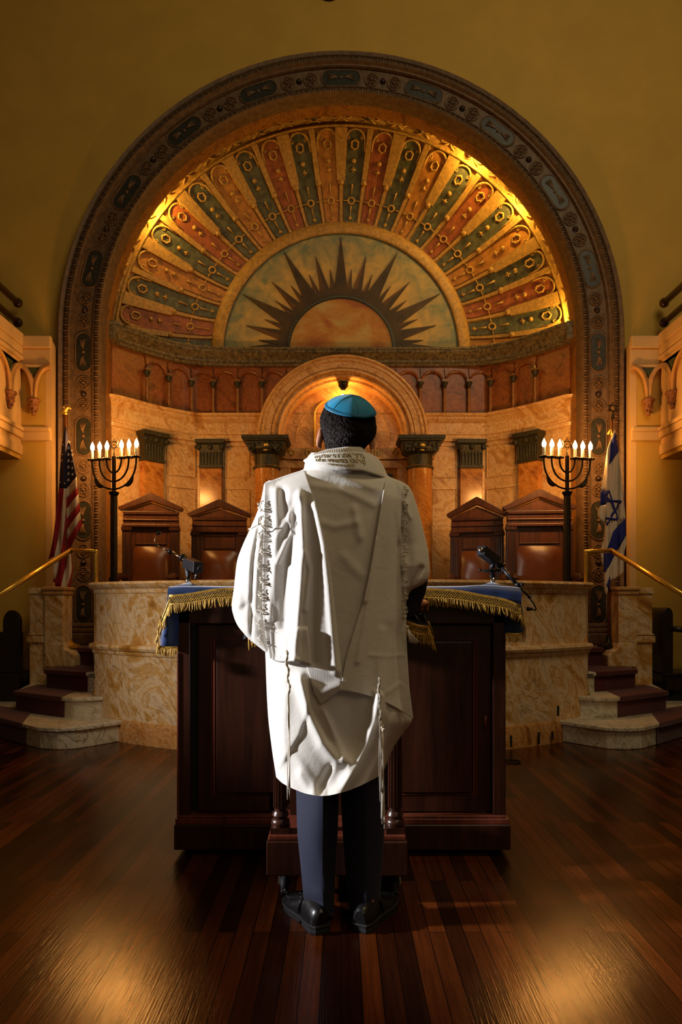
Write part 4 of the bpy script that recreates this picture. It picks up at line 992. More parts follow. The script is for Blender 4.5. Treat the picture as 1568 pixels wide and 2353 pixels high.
cloth_strip(mb, 0, V([(425, 1420), (380, 1440), (300, 1570)]), V([(425, 1610), (360, 1650), (296, 1680)]), YF-.01, dI, 8)
cloth_strip(mb, 1, V([(292, 1640), (262, 1720)]), V([(296, 1680), (290, 1780)]), YF+.0, dI, 3, 5)
f = mb.build('flag_cloth', [M['flagwhite'], M['isrblue']], fl, smooth=True, solid=.004)
mb = MB()
cloth_strip(mb, 0, V([(345, 300), (300, 400), (284, 600)]), V([(348, 300), (372, 478), (286, 602)]), YF-.008, dI, 6)
mb.build('stripe', M['isrblue'], f, smooth=True, solid=.003); mb = MB()
def stroke(p, q, w=3.4):
    a, b = V([p, q]); n = 8; pts = []
    d = Vector((b[0]-a[0], b[1]-a[1])).normalized(); nn = Vector((-d.y, d.x))*w/2*.8
    rows = []
    for sg in (-1, 1):
        rows.append([W(a[0]+(b[0]-a[0])*t+nn.x*sg, a[1]+(b[1]-a[1])*t+nn.y*sg, YF-.008+dI(a[0]+(b[0]-a[0])*t, a[1]+(b[1]-a[1])*t)) for t in np.linspace(0, 1, n)])
    mb.grid(rows)
for p, q in (((280, 840), (368, 1112)), ((250, 1098), (370, 1112)), ((255, 938), (400, 940)), ((398, 940), (330, 1040)), ((332, 1036), (262, 1160)), ((280, 842), (258, 890)), ((262, 900), (310, 960))): stroke(p, q, 6.4)
mb.build('star', M['isrblue'], f, smooth=True, solid=.003)
MB().tube([(WX(1404, YF), YF+.05, PZ), W(1407, 960, YF+.05)], .014, 10).build('pole', M['pole'], fl, smooth=True)
c = W(1409, 938, YF+.04); star_mb(MB(), c, .052, .011, .01).lathe([(.02, -.10), (.014, -.07), (.008, -.05)], c, 8).build('finial', M['iron'], fl)
MB().lathe([(.10, 0), (.10, .02), (.05, .04), (.025, .07), (.018, .12)], (WX(1404, YF), YF+.05, PZ), 20).build('pole_base', M['iron'], fl, smooth=True, auto=40)
MB().tube([W(1398, 998, YF), W(1404, 985, YF), W(1407, 1000, YF)], .012, 6).build('gold_cord', M['gold'], fl, smooth=True)
# ================================================================ READING DESK (bimah table)
YT = 3.0; S3 = FPX/YT; X3 = lambda px: WX(px, YT); Z3 = lambda py: WZ(py, YT)
dk = empty('reading_desk', (0, 3.3, 0)); tag(dk, 'wide dark mahogany reading desk with panelled doors behind the person', 'desk')
D = .62; x0, x1 = X3(408), X3(1163); zt = 1.115; zb = Z3(1885)
MB().box(x0, X3(437), YT, YT+D, zb, zt).box(X3(1134), x1, YT, YT+D, zb, zt).box(x0, x1, YT+.0, YT+.04, Z3(1433), zt).box(x0, x1, YT+D-.03, YT+D, zb, zt).box(x0, x1, YT, YT+D, zb-.01, zb+.02).build('carcass', M['bim'], dk, bevel=.004)
MB().box(x0-.02, x1+.02, YT-.03, YT+D+.03, zt, zt+.035).build('desk_top', M['bim'], dk, bevel=.006)
MB().box(X3(437), X3(452), YT+.05, YT+.09, zb, Z3(1433)).build('slit_shade_strip', M['black'], dk)  # black strip painting the shade inside the open slit
MB().box(X3(618), X3(632), YT+.03, YT+.06, zb, Z3(1433)).build('centre_stile', M['bim'], dk)
pz0, pz1 = Z3(1950), Z3(1884)
MB().box(X3(402), X3(1172), YT-.02, YT+D+.02, pz0, pz1-.015).build('plinth', M['bim'], dk, bevel=.005)
q = MB().box(X3(404), X3(1170), YT-.012, YT+D, pz1-.016, pz1+.008).box(X3(409), X3(1162), YT-.006, YT+D, pz1+.008, pz1+.02)
q.box(X3(407), X3(411), YT-.006, YT+.01, zb, Z3(1500)).build('moulding_and_lit_edge', M['bim_red'], dk, bevel=.003)  # upright left strip paints the lit desk edge in paler wood
for sx in (X3(440), X3(1134)):
    MB().box(sx-.04, sx+.04, YT+.06, YT+.14, 0, pz0+.01).build('foot', M['black'], dk)
    MB().box(sx-.04, sx+.04, YT+D-.14, YT+D-.06, 0, pz0+.01).build('foot', M['black'], dk)
def door(pa, pb, ia, ib, nm):
    d = MB().box(X3(pa), X3(pb), YT+.03, YT+.055, Z3(1870), Z3(1436)).build('door', M['bim'], dk, bevel=.003)
    a, b, c, e = X3(ia), X3(ib), Z3(1830), Z3(1470)
    MB().tube([(a, YT+.028, c), (b, YT+.028, c), (b, YT+.028, e), (a, YT+.028, e)], .0055, 6, closed=True).tube([(a-.012, YT+.03, c-.012), (b+.012, YT+.03, c-.012), (b+.012, YT+.03, e+.012), (a-.012, YT+.03, e+.012)], .003, 6, closed=True).build('panel_moulding', M['bim_red'], d)
    MB().box(a+.01, b-.01, YT+.018, YT+.035, c+.01, e-.01).build('raised_panel', M['bim'], d, bevel=.004)
    return d
d = door(452, 700, 490, 680, ''); d = door(880, 1133, 910, 1092, '')
MB().lathe([(0, 0)], (0, 0, 0), 3) if False else None
q = MB().tube([W(1117, 1645, YT+.025), W(1115, 1660, YT+.02), W(1117, 1676, YT+.025)], .005, 6).build('door_pull', M['bim_red'], d, smooth=True)
# velvet desk cloth
ck = empty('desk_cloth', (0, 3.2, zt+.035)); tag(ck, 'blue velvet cloth with gold fringe draped over the wide reading desk', 'cloth')
ztop = zt+.04
xl, xr = X3(388), X3(1200)
def hem(px):   # pixel height of the blue/fringe boundary along the front
    return pchip([(384, 1368), (400, 1368), (440, 1364), (500, 1354), (560, 1352), (780, 1352), (980, 1353), (1050, 1357), (1110, 1368), (1160, 1377), (1195, 1392)], px)
NX = 90; pxs = np.linspace(386, 1198, NX); rows = []
Yf = YT-.045
bulge = lambda x: .020*math.exp(-((x-X3(1130))/.10)**2)+.012*math.exp(-((x-X3(433))/.05)**2)
topz = lambda px: WZ(pchip([(384, 1349), (430, 1347), (560, 1349), (900, 1349), (1050, 1348), (1110, 1345), (1180, 1349), (1199, 1352)], px), Yf)
rows.append([(X3(p), YT+D+.035, ztop) for p in pxs]); rows.append([(X3(p), YT+D+.03, ztop+.004) for p in pxs])
for tt in (.8, .6, .4, .2, .06): rows.append([(X3(p), YT+D*tt, ztop+.004+(topz(p)-ztop)*(1-tt)**3) for p in pxs])
rows.append([(WX(p, Yf), Yf+.012, topz(p)) for p in pxs])
for k in range(1, 9): rows.append([(WX(p, Yf), Yf-.004*math.sin(p*.13)*k/8-.006, topz(p)+(WZ(hem(p)+34, Yf)-topz(p))*k/8) for p in pxs])
mb = MB(); mb.grid(rows)
def sidef(s, outl, depth=.5):
    # end flap: outl = list of (px_inner, px_outer, py)
    rows = []
    for pi, po, py in outl:
        z = WZ(py, Yf); xi, xo = WX(pi, Yf), WX(po, Yf)
        rows.append([(xi, Yf+.05, z), (xi*.5+xo*.5, Yf+.012+.012*math.sin(py*.09), z), (xo, Yf+.005+.01*math.sin(py*.07), z), (xo+s*.01, Yf+.06, z), (xo, Yf+.3, z), (xo-s*.01, YT+D+.03, z)])
    mb.grid(rows)
sidef(-1, [(408, 386, 1349), (408, 384, 1380), (408, 381, 1400), (408, 373, 1425), (408, 368, 1450), (408, 367, 1470), (407, 369, 1488)])
sidef(1, [(1162, 1197, 1352), (1162, 1199, 1385), (1162, 1203, 1410), (1162, 1206, 1440), (1162, 1207, 1456)])
c = mb.build('velvet', M['velvet'], ck, smooth=True)
def fringe_band(mb, top, h_band, h_str, Y, dens=1.0, sway=1.0, st=None, flat=.004):
    """top: list of 3-D points along the upper edge, band hangs in -z (or direction dr)"""
    P = [Vector(p) for p in top]; L = [0]
    for a, b in zip(P, P[1:]): L.append(L[-1]+(b-a).length)
    def at(s):
        s = max(0, min(L[-1], s)); i = max(0, min(len(P)-2, int(np.searchsorted(L, s)-1))); t = (s-L[i])/max(1e-9, L[i+1]-L[i]); return P[i]+(P[i+1]-P[i])*t
    step = .011; n = int(L[-1]/step); rr = random.Random(int(L[-1]*1000))
    for k in range(n+1):
        for sg in (-1, 1):
            pts = []
            for j in range(5):
                p = at(k*step+sg*step*(j*1.0)*.75); pts.append((p.x, p.y-.005-.0015*(j % 2), p.z-h_band*j/4))
            mb.tube(pts, .0019, 4, cap=False)
    for e in (0.0, h_band*.12, h_band*.98): mb.tube([(at(s).x, at(s).y-.006, at(s).z-e) for s in np.linspace(0, L[-1], max(4, n//2))], .003, 5)
    step2 = .0052/dens; n2 = int(L[-1]/step2)
    for k in range(n2+1):
        p = at(k*step2); l = h_str*rr.uniform(.82, 1.1); dx = rr.gauss(0, .004)*sway+.006*math.sin(k*.35)*sway; dy = rr.uniform(-.008, .0)
        z = p.z-h_band
        mb.tube([(p.x, p.y-.006, z+.004), (p.x+dx*.4+rr.gauss(0, .001), p.y-.008+dy*.5, z-l*.5), (p.x+dx, p.y-.006+dy, z-l)], [.0017, .0019, .0014], 4, cap=False)
px_ = S3/1.0
fr = MB()
fringe_band(fr, [W(p, hem(p)+(0), Yf-.012) for p in np.linspace(390, 1196, 80)], .038, .036, Yf)
fr.build('front_fringe', M['fringe'], ck, smooth=True)
fr = MB(); fringe_band(fr, [W(x, y, Yf-.004) for x, y in ((392, 1372), (384, 1396), (377, 1412), (371, 1432))], .022, .036, Yf, 1.6)
fringe_band(fr, [W(x, y, Yf-.002) for x, y in ((371, 1415), (365, 1440), (363, 1462), (364, 1490))], .010, .020, Yf, 2.0)
fringe_band(fr, [W(x, y, Yf-.002) for x, y in ((366, 1484), (385, 1488), (407, 1486))], .006, .034, Yf, 1.2)
fr.build('side_fringe', M['fringe'], ck, smooth=True)
fr = MB(); fringe_band(fr, [W(x, y, Yf-.006) for x, y in ((1190, 1388), (1199, 1405), (1203, 1425), (1207, 1445))], .018, .030, Yf, 1.5)
fringe_band(fr, [W(x, y, Yf+.002) for x, y in ((1164, 1455), (1185, 1457), (1208, 1454))], .006, .032, Yf, 1.2)
fr.build('side_fringe', M['fringe'], ck, smooth=True)
# ---------------------------------------------------------------- microphones
def mic_left():
    Y = 3.12; o = empty('microphone_boom', W(433, 1347, Y)); tag(o, 'desk microphone boom with square counterweight on the left end of the desk cloth', 'microphone', 'microphone booms on the desk')
    P = lambda px, py, dy=0: W(px, py, Y+dy)
    MB().lathe([(.07, -.005), (.068, .004), (.03, .012), (.018, .018)], W(433, 1349, Y), 20).build('base', M['velvet'], o, smooth=True)
    MB().tube([P(433, 1347), P(433, 1325)], .0125, 12).build('lower_tube', M['chrome'], o, smooth=True)
    MB().tube([P(433, 1330), P(433, 1300)], .0095, 10).tube([P(428, 1300), P(428, 1318), P(431, 1326)], .004, 6).box(P(429, 0)[0], P(438, 0)[0], Y-.015, Y+.015, P(0, 1312)[2], P(0, 1298)[2]).build('yoke', M['micb'], o, smooth=True, auto=40)
    # counterweight: square block pointing at the viewer
    a, b = Vector(P(430, 1293, .03)), Vector(P(456, 1304, -.10)); d = (b-a).normalized(); R_ = d.to_track_quat('Y', 'Z').to_matrix()
    MB().obox((a+b)/2, (.044, (b-a).length, .048), R_).build('counterweight', M['micb'], o, bevel=.003)
    MB().ball(b+d*.002, (.015, .006, .015), 12).build('end_cap', M['black'], o, smooth=True)
    MB().tube([P(453, 1313, -.03), P(450, 1322, -.03), P(447, 1331, -.03)], .003, 6).build('wing_screw', M['chrome'], o, smooth=True)
    MB().tube([P(428, 1289, .03), P(420, 1283, .06)], .012, 12).tube([P(422, 1284, .05), P(393, 1268, .12)], .0085, 10).build('boom_sleeve', M['micchrome'], o, smooth=True)
    MB().tube([P(422, 1282.5, .05), P(419, 1281, .055)], .018, 14).tube([P(394, 1269, .12), P(390, 1266, .125)], .013, 12).build('clamp_ring', M['micb'], o, smooth=True)
    MB().tube([P(392, 1268, .12), P(360, 1254, .18)], .0042, 8).build('boom_rod', M['micchrome'], o, smooth=True)
    MB().tube([P(361, 1254, .18), P(357, 1250, .18), P(356, 1243, .18), P(358, 1236, .18), P(361, 1227, .18)], .004, 8).build('gooseneck', M['micchrome'], o, smooth=True)
    MB().ball(P(360, 1254, .18), .007, 8).ball(P(365, 1225, .175), (.009, .009, .009), 10).tube([P(362, 1227, .18), P(368, 1223, .17)], .008, 8).build('mic_head', M['micb'], o, smooth=True)
mic_left()
def mic_right():
    Y = 3.12; o = empty('microphone_boom', W(1132, 1345, Y)); tag(o, 'desk microphone boom reaching down over the right end of the desk cloth', 'microphone', 'microphone booms on the desk')
    P = lambda px, py, dy=0: W(px, py, Y+dy)
    MB().lathe([(.07, -.005), (.066, .006), (.03, .014), (.018, .02)], W(1132, 1349, Y), 20).build('base', M['velvet'], o, smooth=True)
    MB().tube([P(1132.5, 1347), P(1132.5, 1327)], .0115, 12).build('lower_tube', M['chrome'], o, smooth=True)
    MB().tube([P(1132, 1330), P(1131, 1305), P(1135, 1293, -.02)], .009, 10).tube([P(1127, 1310), P(1128, 1300), P(1134, 1290)], .005, 6).tube([P(1126, 1322), P(1131, 1327), P(1138, 1331)], .0035, 6).build('yoke', M['micb'], o, smooth=True)
    MB().tube([P(1148, 1311), P(1110, 1312, -.02)], .0065, 8).ball(P(1104, 1310, -.02), (.008, .007, .006), 8).build('wing_screw', M['micb'], o, smooth=True)
    a, b = Vector(P(1140, 1290, .0)), Vector(P(1106, 1264, -.12)); d = (b-a).normalized(); R_ = d.to_track_quat('Y', 'Z').to_matrix()
    MB().obox((a+b)/2, (.040, (b-a).length, .042), R_).build('counterweight', M['micb'], o, bevel=.003)
    MB().ball(b+d*.004+Vector((.0, -.002, .0)), (.0125, .009, .0125), 14, R_).build('end_cap', M['chrome'], o, smooth=True)
    MB().tube([P(1138, 1289), P(1154, 1302, .01)], .016, 12).tube([P(1150, 1299), P(1161, 1298)], .006, 8).build('clamp', M['micb'], o, smooth=True)
    MB().tube([P(1152, 1302, .0), P(1190, 1345, -.03)], .0085, 10).build('boom_sleeve', M['micb'], o, smooth=True)
    MB().ball(P(1190, 1344, -.03), .014, 10).tube([P(1190, 1344, -.03), P(1198, 1343, -.04)], .004, 6).lathe([(.0, -.008), (.008, -.008), (.008, .008), (0, .008)], P(1200, 1343, -.04), 8).build('clamp_knob', M['micb'], o, smooth=True)
    MB().tube([P(1191, 1346, -.03), P(1216, 1371, -.05)], .0045, 8).build('boom_rod', M['micb'], o, smooth=True)
    MB().ball(P(1217, 1372, -.05), .008, 8).tube([P(1217, 1372, -.05), P(1226, 1386, -.06), P(1233, 1400, -.06), P(1231, 1402, -.06), P(1222, 1400, -.06)], .0035, 8).build('gooseneck', M['micb'], o, smooth=True)
    MB().tube([P(1223, 1400, -.06), P(1218, 1399, -.06), P(1211, 1399, -.06)], [.005, .009, .009], 10).build('mic_head', M['micb'], o, smooth=True)
mic_right()
# ================================================================ SMALL LECTERN on castors
lc = empty('lectern', (-.02, 2.75, 0)); tag(lc, 'small dark mahogany lectern with fluted columns on castors, right behind the legs', 'lectern')
YL = 2.50; XL = lambda px: WX(px, YL); ZL = lambda py: WZ(py, YL); DL = .42
MB().box(XL(612), XL(938), YL, YL+DL, ZL(2014), ZL(1934)).build('base_box', M['bim'], lc, bevel=.005)
MB().box(XL(616), XL(934), YL+.01, YL+DL-.01, ZL(1934), ZL(1922)).build('base_top', M['bim_red'], lc, bevel=.004)
MB().box(XL(655), XL(895), YL+.25, YL+.30, ZL(1925), 1.03).build('back_panel', M['bim'], lc)
for pxc in (645, 908):
    for yy in (YL+.055, YL+DL-.06):
        c = WX(pxc, YL+.055); z0 = ZL(1922); zt_ = 1.0
        q = MB().box(c-.034, c+.034, yy-.034, yy+.034, z0-.001, z0+.022)
        q.lathe([(.032, .022), (.035, .032), (.032, .045), (.026, .05), (.026, .055), (.031, .062), (.028, .072), (.024, .078)], (c, yy, z0), 20)
        q.lathe([(.0225, z0+.078), (.021, zt_-.06), (.03, zt_-.04), (.034, zt_)], (c, yy, 0), 20)
        for k in range(14):
            a = 2*PI*k/14; q.tube([(c+.0225*math.cos(a), yy+.0225*math.sin(a), z0+.09), (c+.021*math.cos(a), yy+.021*math.sin(a), zt_-.07)], .0042, 5)
        q.build('fluted_column', M['bim'], lc, smooth=True, auto=40)
MB().add([(XL(600), YL+.0, 1.0), (XL(945), YL+.0, 1.0), (XL(945), YL+DL, 1.0), (XL(600), YL+DL, 1.0), (XL(600), YL+.0, 1.045), (XL(945), YL+.0, 1.045), (XL(945), YL+DL, 1.12), (XL(600), YL+DL, 1.12)], [(0, 1, 2, 3), (4, 5, 6, 7), (0, 1, 5, 4), (1, 2, 6, 5), (2, 3, 7, 6), (3, 0, 4, 7)]).build('sloped_top', M['bim'], lc, bevel=.005)
for sx, flip in ((XL(650), 1), (XL(911), -1)):
    for yy in (YL+.10, YL+DL-.06):
        cz = ZL(2014); cs = MB().lathe([(.034, 0), (.034, -.006), (.026, -.010), (.022, -.022), (.0, -.022)], (sx, yy, cz), 20)
        cs.tube([(sx-.018, yy, cz-.02), (sx-.020, yy-.01, cz-.06), (sx-.018, yy-.014, cz-.065)], [.004, .006, .004], 6).tube([(sx+.018, yy, cz-.02), (sx+.020, yy-.01, cz-.06), (sx+.018, yy-.014, cz-.065)], [.004, .006, .004], 6)
        cs = cs.build('castor', M['chrome'], lc, smooth=True, auto=40)
        w_ = MB(); w_.grid([[(sx+x, yy-.012+r*math.cos(a), .037+r*math.sin(a)) for a in np.linspace(0, 2*PI, 25)[:-1]] for r, x in ((.006, -.013), (.030, -.013), (.036, -.008), (.0365, 0), (.036, .008), (.030, .013), (.006, .013))], closev=True)
        w_.build('wheel', M['sole'], cs, smooth=True)
        MB().box(sx-.012, sx+.014, yy-.060, yy-.042, .028, .034).tube([(sx, yy-.02, .07), (sx+.004, yy-.05, .032)], .0035, 6).build('brake_tab', M['chrome'], cs)
# lectern cloth
lk = empty('lectern_cloth', (0, 2.7, 1.1)); tag(lk, 'dark navy cloth with gold fringe over the small lectern, peeking past the shawl', 'cloth')
YC = 2.47
mb = MB()
outl_r = [(930, 962, 1383), (930, 972, 1400), (928, 981, 1420), (928, 986, 1432), (927, 987, 1440)]
mb.grid([[(WX(600, YL), YL-.03, 1.052), (WX(780, YL), YL-.035, 1.052), (WX(955, YL), YL-.03, 1.052)], [(WX(600, YL), YL+DL, 1.126), (WX(780, YL), YL+DL, 1.126), (WX(955, YL), YL+DL, 1.126)]])
hemL = lambda px: pchip([(560, 1470), (600, 1450), (700, 1440), (900, 1430), (930, 1424), (960, 1434), (986, 1440)], px)
ps = np.linspace(590, 960, 30)
mb.grid([[(WX(p, YL), YL-.03, 1.052) for p in ps], [(WX(p, YC), YC, 1.03) for p in ps], [W(p+(p-784)*.10*1, 1410, YC) for p in ps], [W(p+(p-784)*.16, hemL(p+(p-784)*.16), YC-.01*math.sin(p*.2)) for p in ps]])
for s_, pp in ((1, (955, 972, 987)), (-1, (600, 585, 575))):
    mb.grid([[W(pp[0], 1400, YL-.02), W(pp[1], 1412, YL-.01), W(pp[2], 1440, YL-.02)], [(WX(pp[0], YL), YL+DL, 1.12), (WX(pp[1], YL), YL+DL, 1.05), (WX(pp[2], YL), YL+DL, .98)]])
mb.build('velvet', M['navyv'], lk, smooth=True)
fr = MB(); fringe_band(fr, [W(x, y, YC-.014) for x, y in ((925, 1420), (945, 1432), (965, 1438), (985, 1440))], .030, .034, YC, 1.3)
fringe_band(fr, [W(x, y, YC-.016) for x, y in ((984, 1428), (990, 1442), (996, 1460))], .022, .034, YC, 2.2)
fr.build('right_fringe', M['fringe'], lk, smooth=True)
fr = MB(); fringe_band(fr, [W(x, y, YC-.01) for x, y in ((571, 1452), (580, 1444), (600, 1440), (640, 1440))], .022, .040, YC, 1.5, 1.6)
fr.build('left_fringe', M['fringe'], lk, smooth=True)
# ================================================================ PERSON
YP = 2.37
person = empty('person', (0, YP, 0))
tag(person, 'person with back turned in white prayer shawl and teal skullcap standing at the lectern', 'person')
def remesh(mb, name, mat, parent, vox, smooth_it=4):
    me = bpy.data.meshes.new(name+'_raw'); me.from_pydata(mb.v, [], mb.f)
    bm = bmesh.new(); bm.from_mesh(me); bmesh.ops.remove_doubles(bm, verts=bm.verts, dist=1e-6); bmesh.ops.recalc_face_normals(bm, faces=bm.faces); bm.to_mesh(me); bm.free()
    o = bpy.data.objects.new(name+'_raw', me); COL.objects.link(o)
    r = o.modifiers.new('r', 'REMESH'); r.mode = 'VOXEL'; r.voxel_size = vox; r.use_smooth_shade = True
    s = o.modifiers.new('s', 'SMOOTH'); s.iterations = smooth_it; s.factor = .5
    bpy.context.view_layer.update()
    m2 = bpy.data.meshes.new_from_object(o.evaluated_get(bpy.context.evaluated_depsgraph_get()))
    bpy.data.objects.remove(o); m2.name = name; m2.materials.clear(); m2.materials.append(M[mat])
    m2.polygons.foreach_set('use_smooth', [True]*len(m2.polygons))
    o = bpy.data.objects.new(name, m2); COL.objects.link(o); o.parent = parent; o.matrix_parent_inverse = pinv(parent); return o
def limb(mb, pts, rs, n=14):
    P = [Vector(p) for p in pts]; out = []; R_ = []
    for i in range(len(P)-1):
        for t in np.linspace(0, 1, 7)[:-1]: out.append(P[i].lerp(P[i+1], t)); R_.append(rs[i]+(rs[i+1]-rs[i])*t)
    out.append(P[-1]); R_.append(rs[-1]); mb.tube(out, R_, n)
    for p, r in zip(P, rs): mb.ball(p, r*.999, n)
b = MB()
HC = Vector((.022, 2.375, 1.685))
b.ball(HC, (.074, .094, .100), 24); b.ball(HC+Vector((0, .03, -.055)), (.058, .068, .07), 20); b.ball(HC+Vector((0, .075, -.10)), (.03, .03, .025), 14)
b.ball(HC+Vector((0, .104, -.03)), (.013, .018, .024), 12); b.ball(HC+Vector((0, .115, -.042)), (.016, .012, .011), 10)      # nose
b.ball(HC+Vector((0, .098, -.075)), (.024, .010, .007), 10).ball(HC+Vector((0, .096, -.084)), (.021, .010, .008), 10)       # lips
for sx in (-1, 1):
    b.ball(HC+Vector((sx*.030, .082, .003)), (.014, .012, .010), 10); b.ball(HC+Vector((sx*.030, .086, .020)), (.022, .010, .008), 10)
    b.ball(HC+Vector((sx*.045, .062, -.03)), (.022, .028, .02), 10)
    e = (W(737, 1006, 2.375), W(852, 1010, 2.40))[0 if sx < 0 else 1]; e = Vector(e); tilt = Matrix.Rotation(-sx*.20, 3, 'Y')
    b.ball(e, (.0105, .019, .035), 14, tilt)
    hel = [e+tilt@Vector((sx*.008*(.4+.6*math.cos(a)**2), -.012*math.cos(a)*.6-.004, .035*math.sin(a))) for a in np.linspace(-1.35, 1.9, 16)]
    b.tube(hel, .0055, 8); b.ball(e+tilt@Vector((-sx*.004, .0, -.028)), (.007, .010, .011), 8)
limb(b, [HC+Vector((0, -.01, -.05)), (.006, 2.37, 1.53), (0, 2.37, 1.47)], [.058, .057, .066])
for sx in (-1, 1): limb(b, [(0, 2.37, 1.46), (sx*.11, 2.37, 1.42), (sx*.17, 2.375, 1.40)], [.07, .066, .055])
limb(b, [(0, 2.37, 1.42), (0, 2.36, 1.25), (0, 2.365, 1.1), (0, 2.37, .98), (0, 2.37, .92)], [.115, .13, .12, .13, .13])
for sx in (-1, 1): limb(b, [(sx*.06, 2.37, 1.38), (sx*.055, 2.365, 1.1), (sx*.06, 2.37, .95)], [.10, .10, .105])
# legs
for sx, kx, ax_ in ((-1, -.080, -.082), (1, .078, .086)): limb(b, [(sx*.085, 2.37, .93), (kx, 2.375, .50), (ax_, 2.365, .08)], [.088, .046, .030])
for h, t in (((-.092, 2.355), (-.165, 2.50)), ((.094, 2.36), (.165, 2.50))): limb(b, [(h[0], h[1], .050), (h[0]+(t[0]-h[0])*.6, h[1]+(t[1]-h[1])*.6, .034)], [.020, .014])
# arms and hands
def hand(mb, wr, fwd, side, scale=1.0):
    """wr wrist, fwd forward direction, side = +1 right hand (thumb towards -x)"""
    f = Vector(fwd).normalized(); up = Vector((0, 0, 1)); r = f.cross(up).normalized(); up = r.cross(f).normalized()
    Pt = lambda a, b_, c: Vector(wr)+(r*a+f*b_+up*c)*scale
    for k in range(4): limb(mb, [Pt((k-1.5)*.014, .0, 0), Pt((k-1.5)*.019, .085, .004-.004*abs(k-1.5))], [.016, .0125], 10)
    Ls = [.030, .034, .032, .025]
    if side < 0: Ls = Ls[::-1]
    order = Ls[::-1] if side > 0 else Ls[::-1]
    for k in range(4):
        L_ = order[k]; x = (k-1.5)*.021
        limb(mb, [Pt(x, .085, .002), Pt(x*1.08, .085+L_*1.2, -.002), Pt(x*1.1, .085+L_*2.0, -.014), Pt(x*1.1, .085+L_*2.45, -.030)], [.0098, .0090, .0082, .0072], 8)
    limb(mb, [Pt(-side*.020, .015, -.004), Pt(-side*.046, .050, -.010), Pt(-side*.058, .080, -.014), Pt(-side*.056, .102, -.018)], [.014, .0115, .0100, .0082], 8)
RS, RE, RW = (.185, 2.38, 1.40), W(950, 1325, 2.40), W(950, 1384, 2.555)
LS, LE, LW = (-.185, 2.38, 1.40), (-.30, 2.42, 1.13), (-.20, 2.56, 1.085)
limb(b, [RS, RE, RW], [.052, .042, .029]); limb(b, [LS, LE, LW], [.052, .042, .029])
hand(b, (RW[0]+.006, RW[1]+.012, RW[2]-.002), (.20, 1, .02), 1); hand(b, LW, (.3, 1, .12), -1)
body = remesh(b, 'body', 'skin', person, .0048, 3)
# suit jacket
j = MB()
for sx in (-1, 1): limb(j, [(0, 2.37, 1.45), (sx*.12, 2.37, 1.42), (sx*.18, 2.38, 1.39)], [.078, .074, .065])
limb(j, [(0, 2.37, 1.42), (0, 2.36, 1.2), (0, 2.365, 1.0), (0, 2.37, .90)], [.125, .135, .137, .14])
for sx in (-1, 1): limb(j, [(sx*.06, 2.37, 1.38), (sx*.055, 2.365, 1.1), (sx*.06, 2.37, .88)], [.11, .11, .118])
RWs = Vector(RW)+(Vector(RE)-Vector(RW)).normalized()*.012
limb(j, [RS, RE, W(948, 1352, 2.45), W(942, 1384, 2.53)], [.060, .054, .050, .042]); limb(j, [LS, LE, Vector(LW).lerp(Vector(LE), .12)], [.060, .052, .038])
limb(j, [W(945, 1352, 2.42), W(938, 1398, 2.45)], [.030, .034])
remesh(j, 'suit_jacket', 'suit', person, .008, 4)
# trousers
mb = MB()
def leg(xl, xr, cr, Yc):
    rows = []
    for py in np.linspace(1480, 2100, 60):
        a, c, k = pchip(xl, py), pchip(xr, py), pchip(cr, py); xc, hw = (a+c)/2, (c-a)/2; row = []
        T = np.interp(py, [1480, 1700, 2000, 2094], [.12, .10, .075, .075])
        for th in np.linspace(0, 2*PI, 49)[:-1]:
            u = math.cos(th); px = xc+hw*u
            if math.sin(th) >= 0:
                t = (px-k)/((c-k) if px > k else (k-a)); t = max(-1, min(1, t)); d = T*(1-abs(t)**1.45)**.85 + .005*math.sin(py*.021+u*2)*(1-abs(t))+.004*math.sin(py*.055-u*3)*(1-abs(t))*max(0, (py-1900)/200); Y = Yc-d*.8
            else: Y = Yc+T*.9*abs(math.sin(th))
            brk = .006*math.sin((py-2040)*.13)*max(0, (py-2040)/50)
            row.append(W(px, py+(6*(u) if py > 2085 else 0), Y-brk*(1 if math.sin(th) > 0 else 0)))
        rows.append(row)
    mb.grid(rows, closev=True)
leg([(1480, 672), (1780, 680), (1900, 683), (2000, 692), (2100, 701)], [(1480, 785), (1800, 779), (1900, 777), (2000, 771), (2094, 768)], [(1480, 740), (1830, 742), (2094, 744)], 2.372)
leg([(1480, 775), (1800, 783), (1900, 787), (2000, 794), (2094, 802)], [(1480, 900), (1780, 886), (1900, 884), (2000, 878), (2094, 872)], [(1480, 838), (1830, 840), (2094, 842)], 2.385)
mb.build('trousers', M['trou'], person, smooth=True, auto=28)
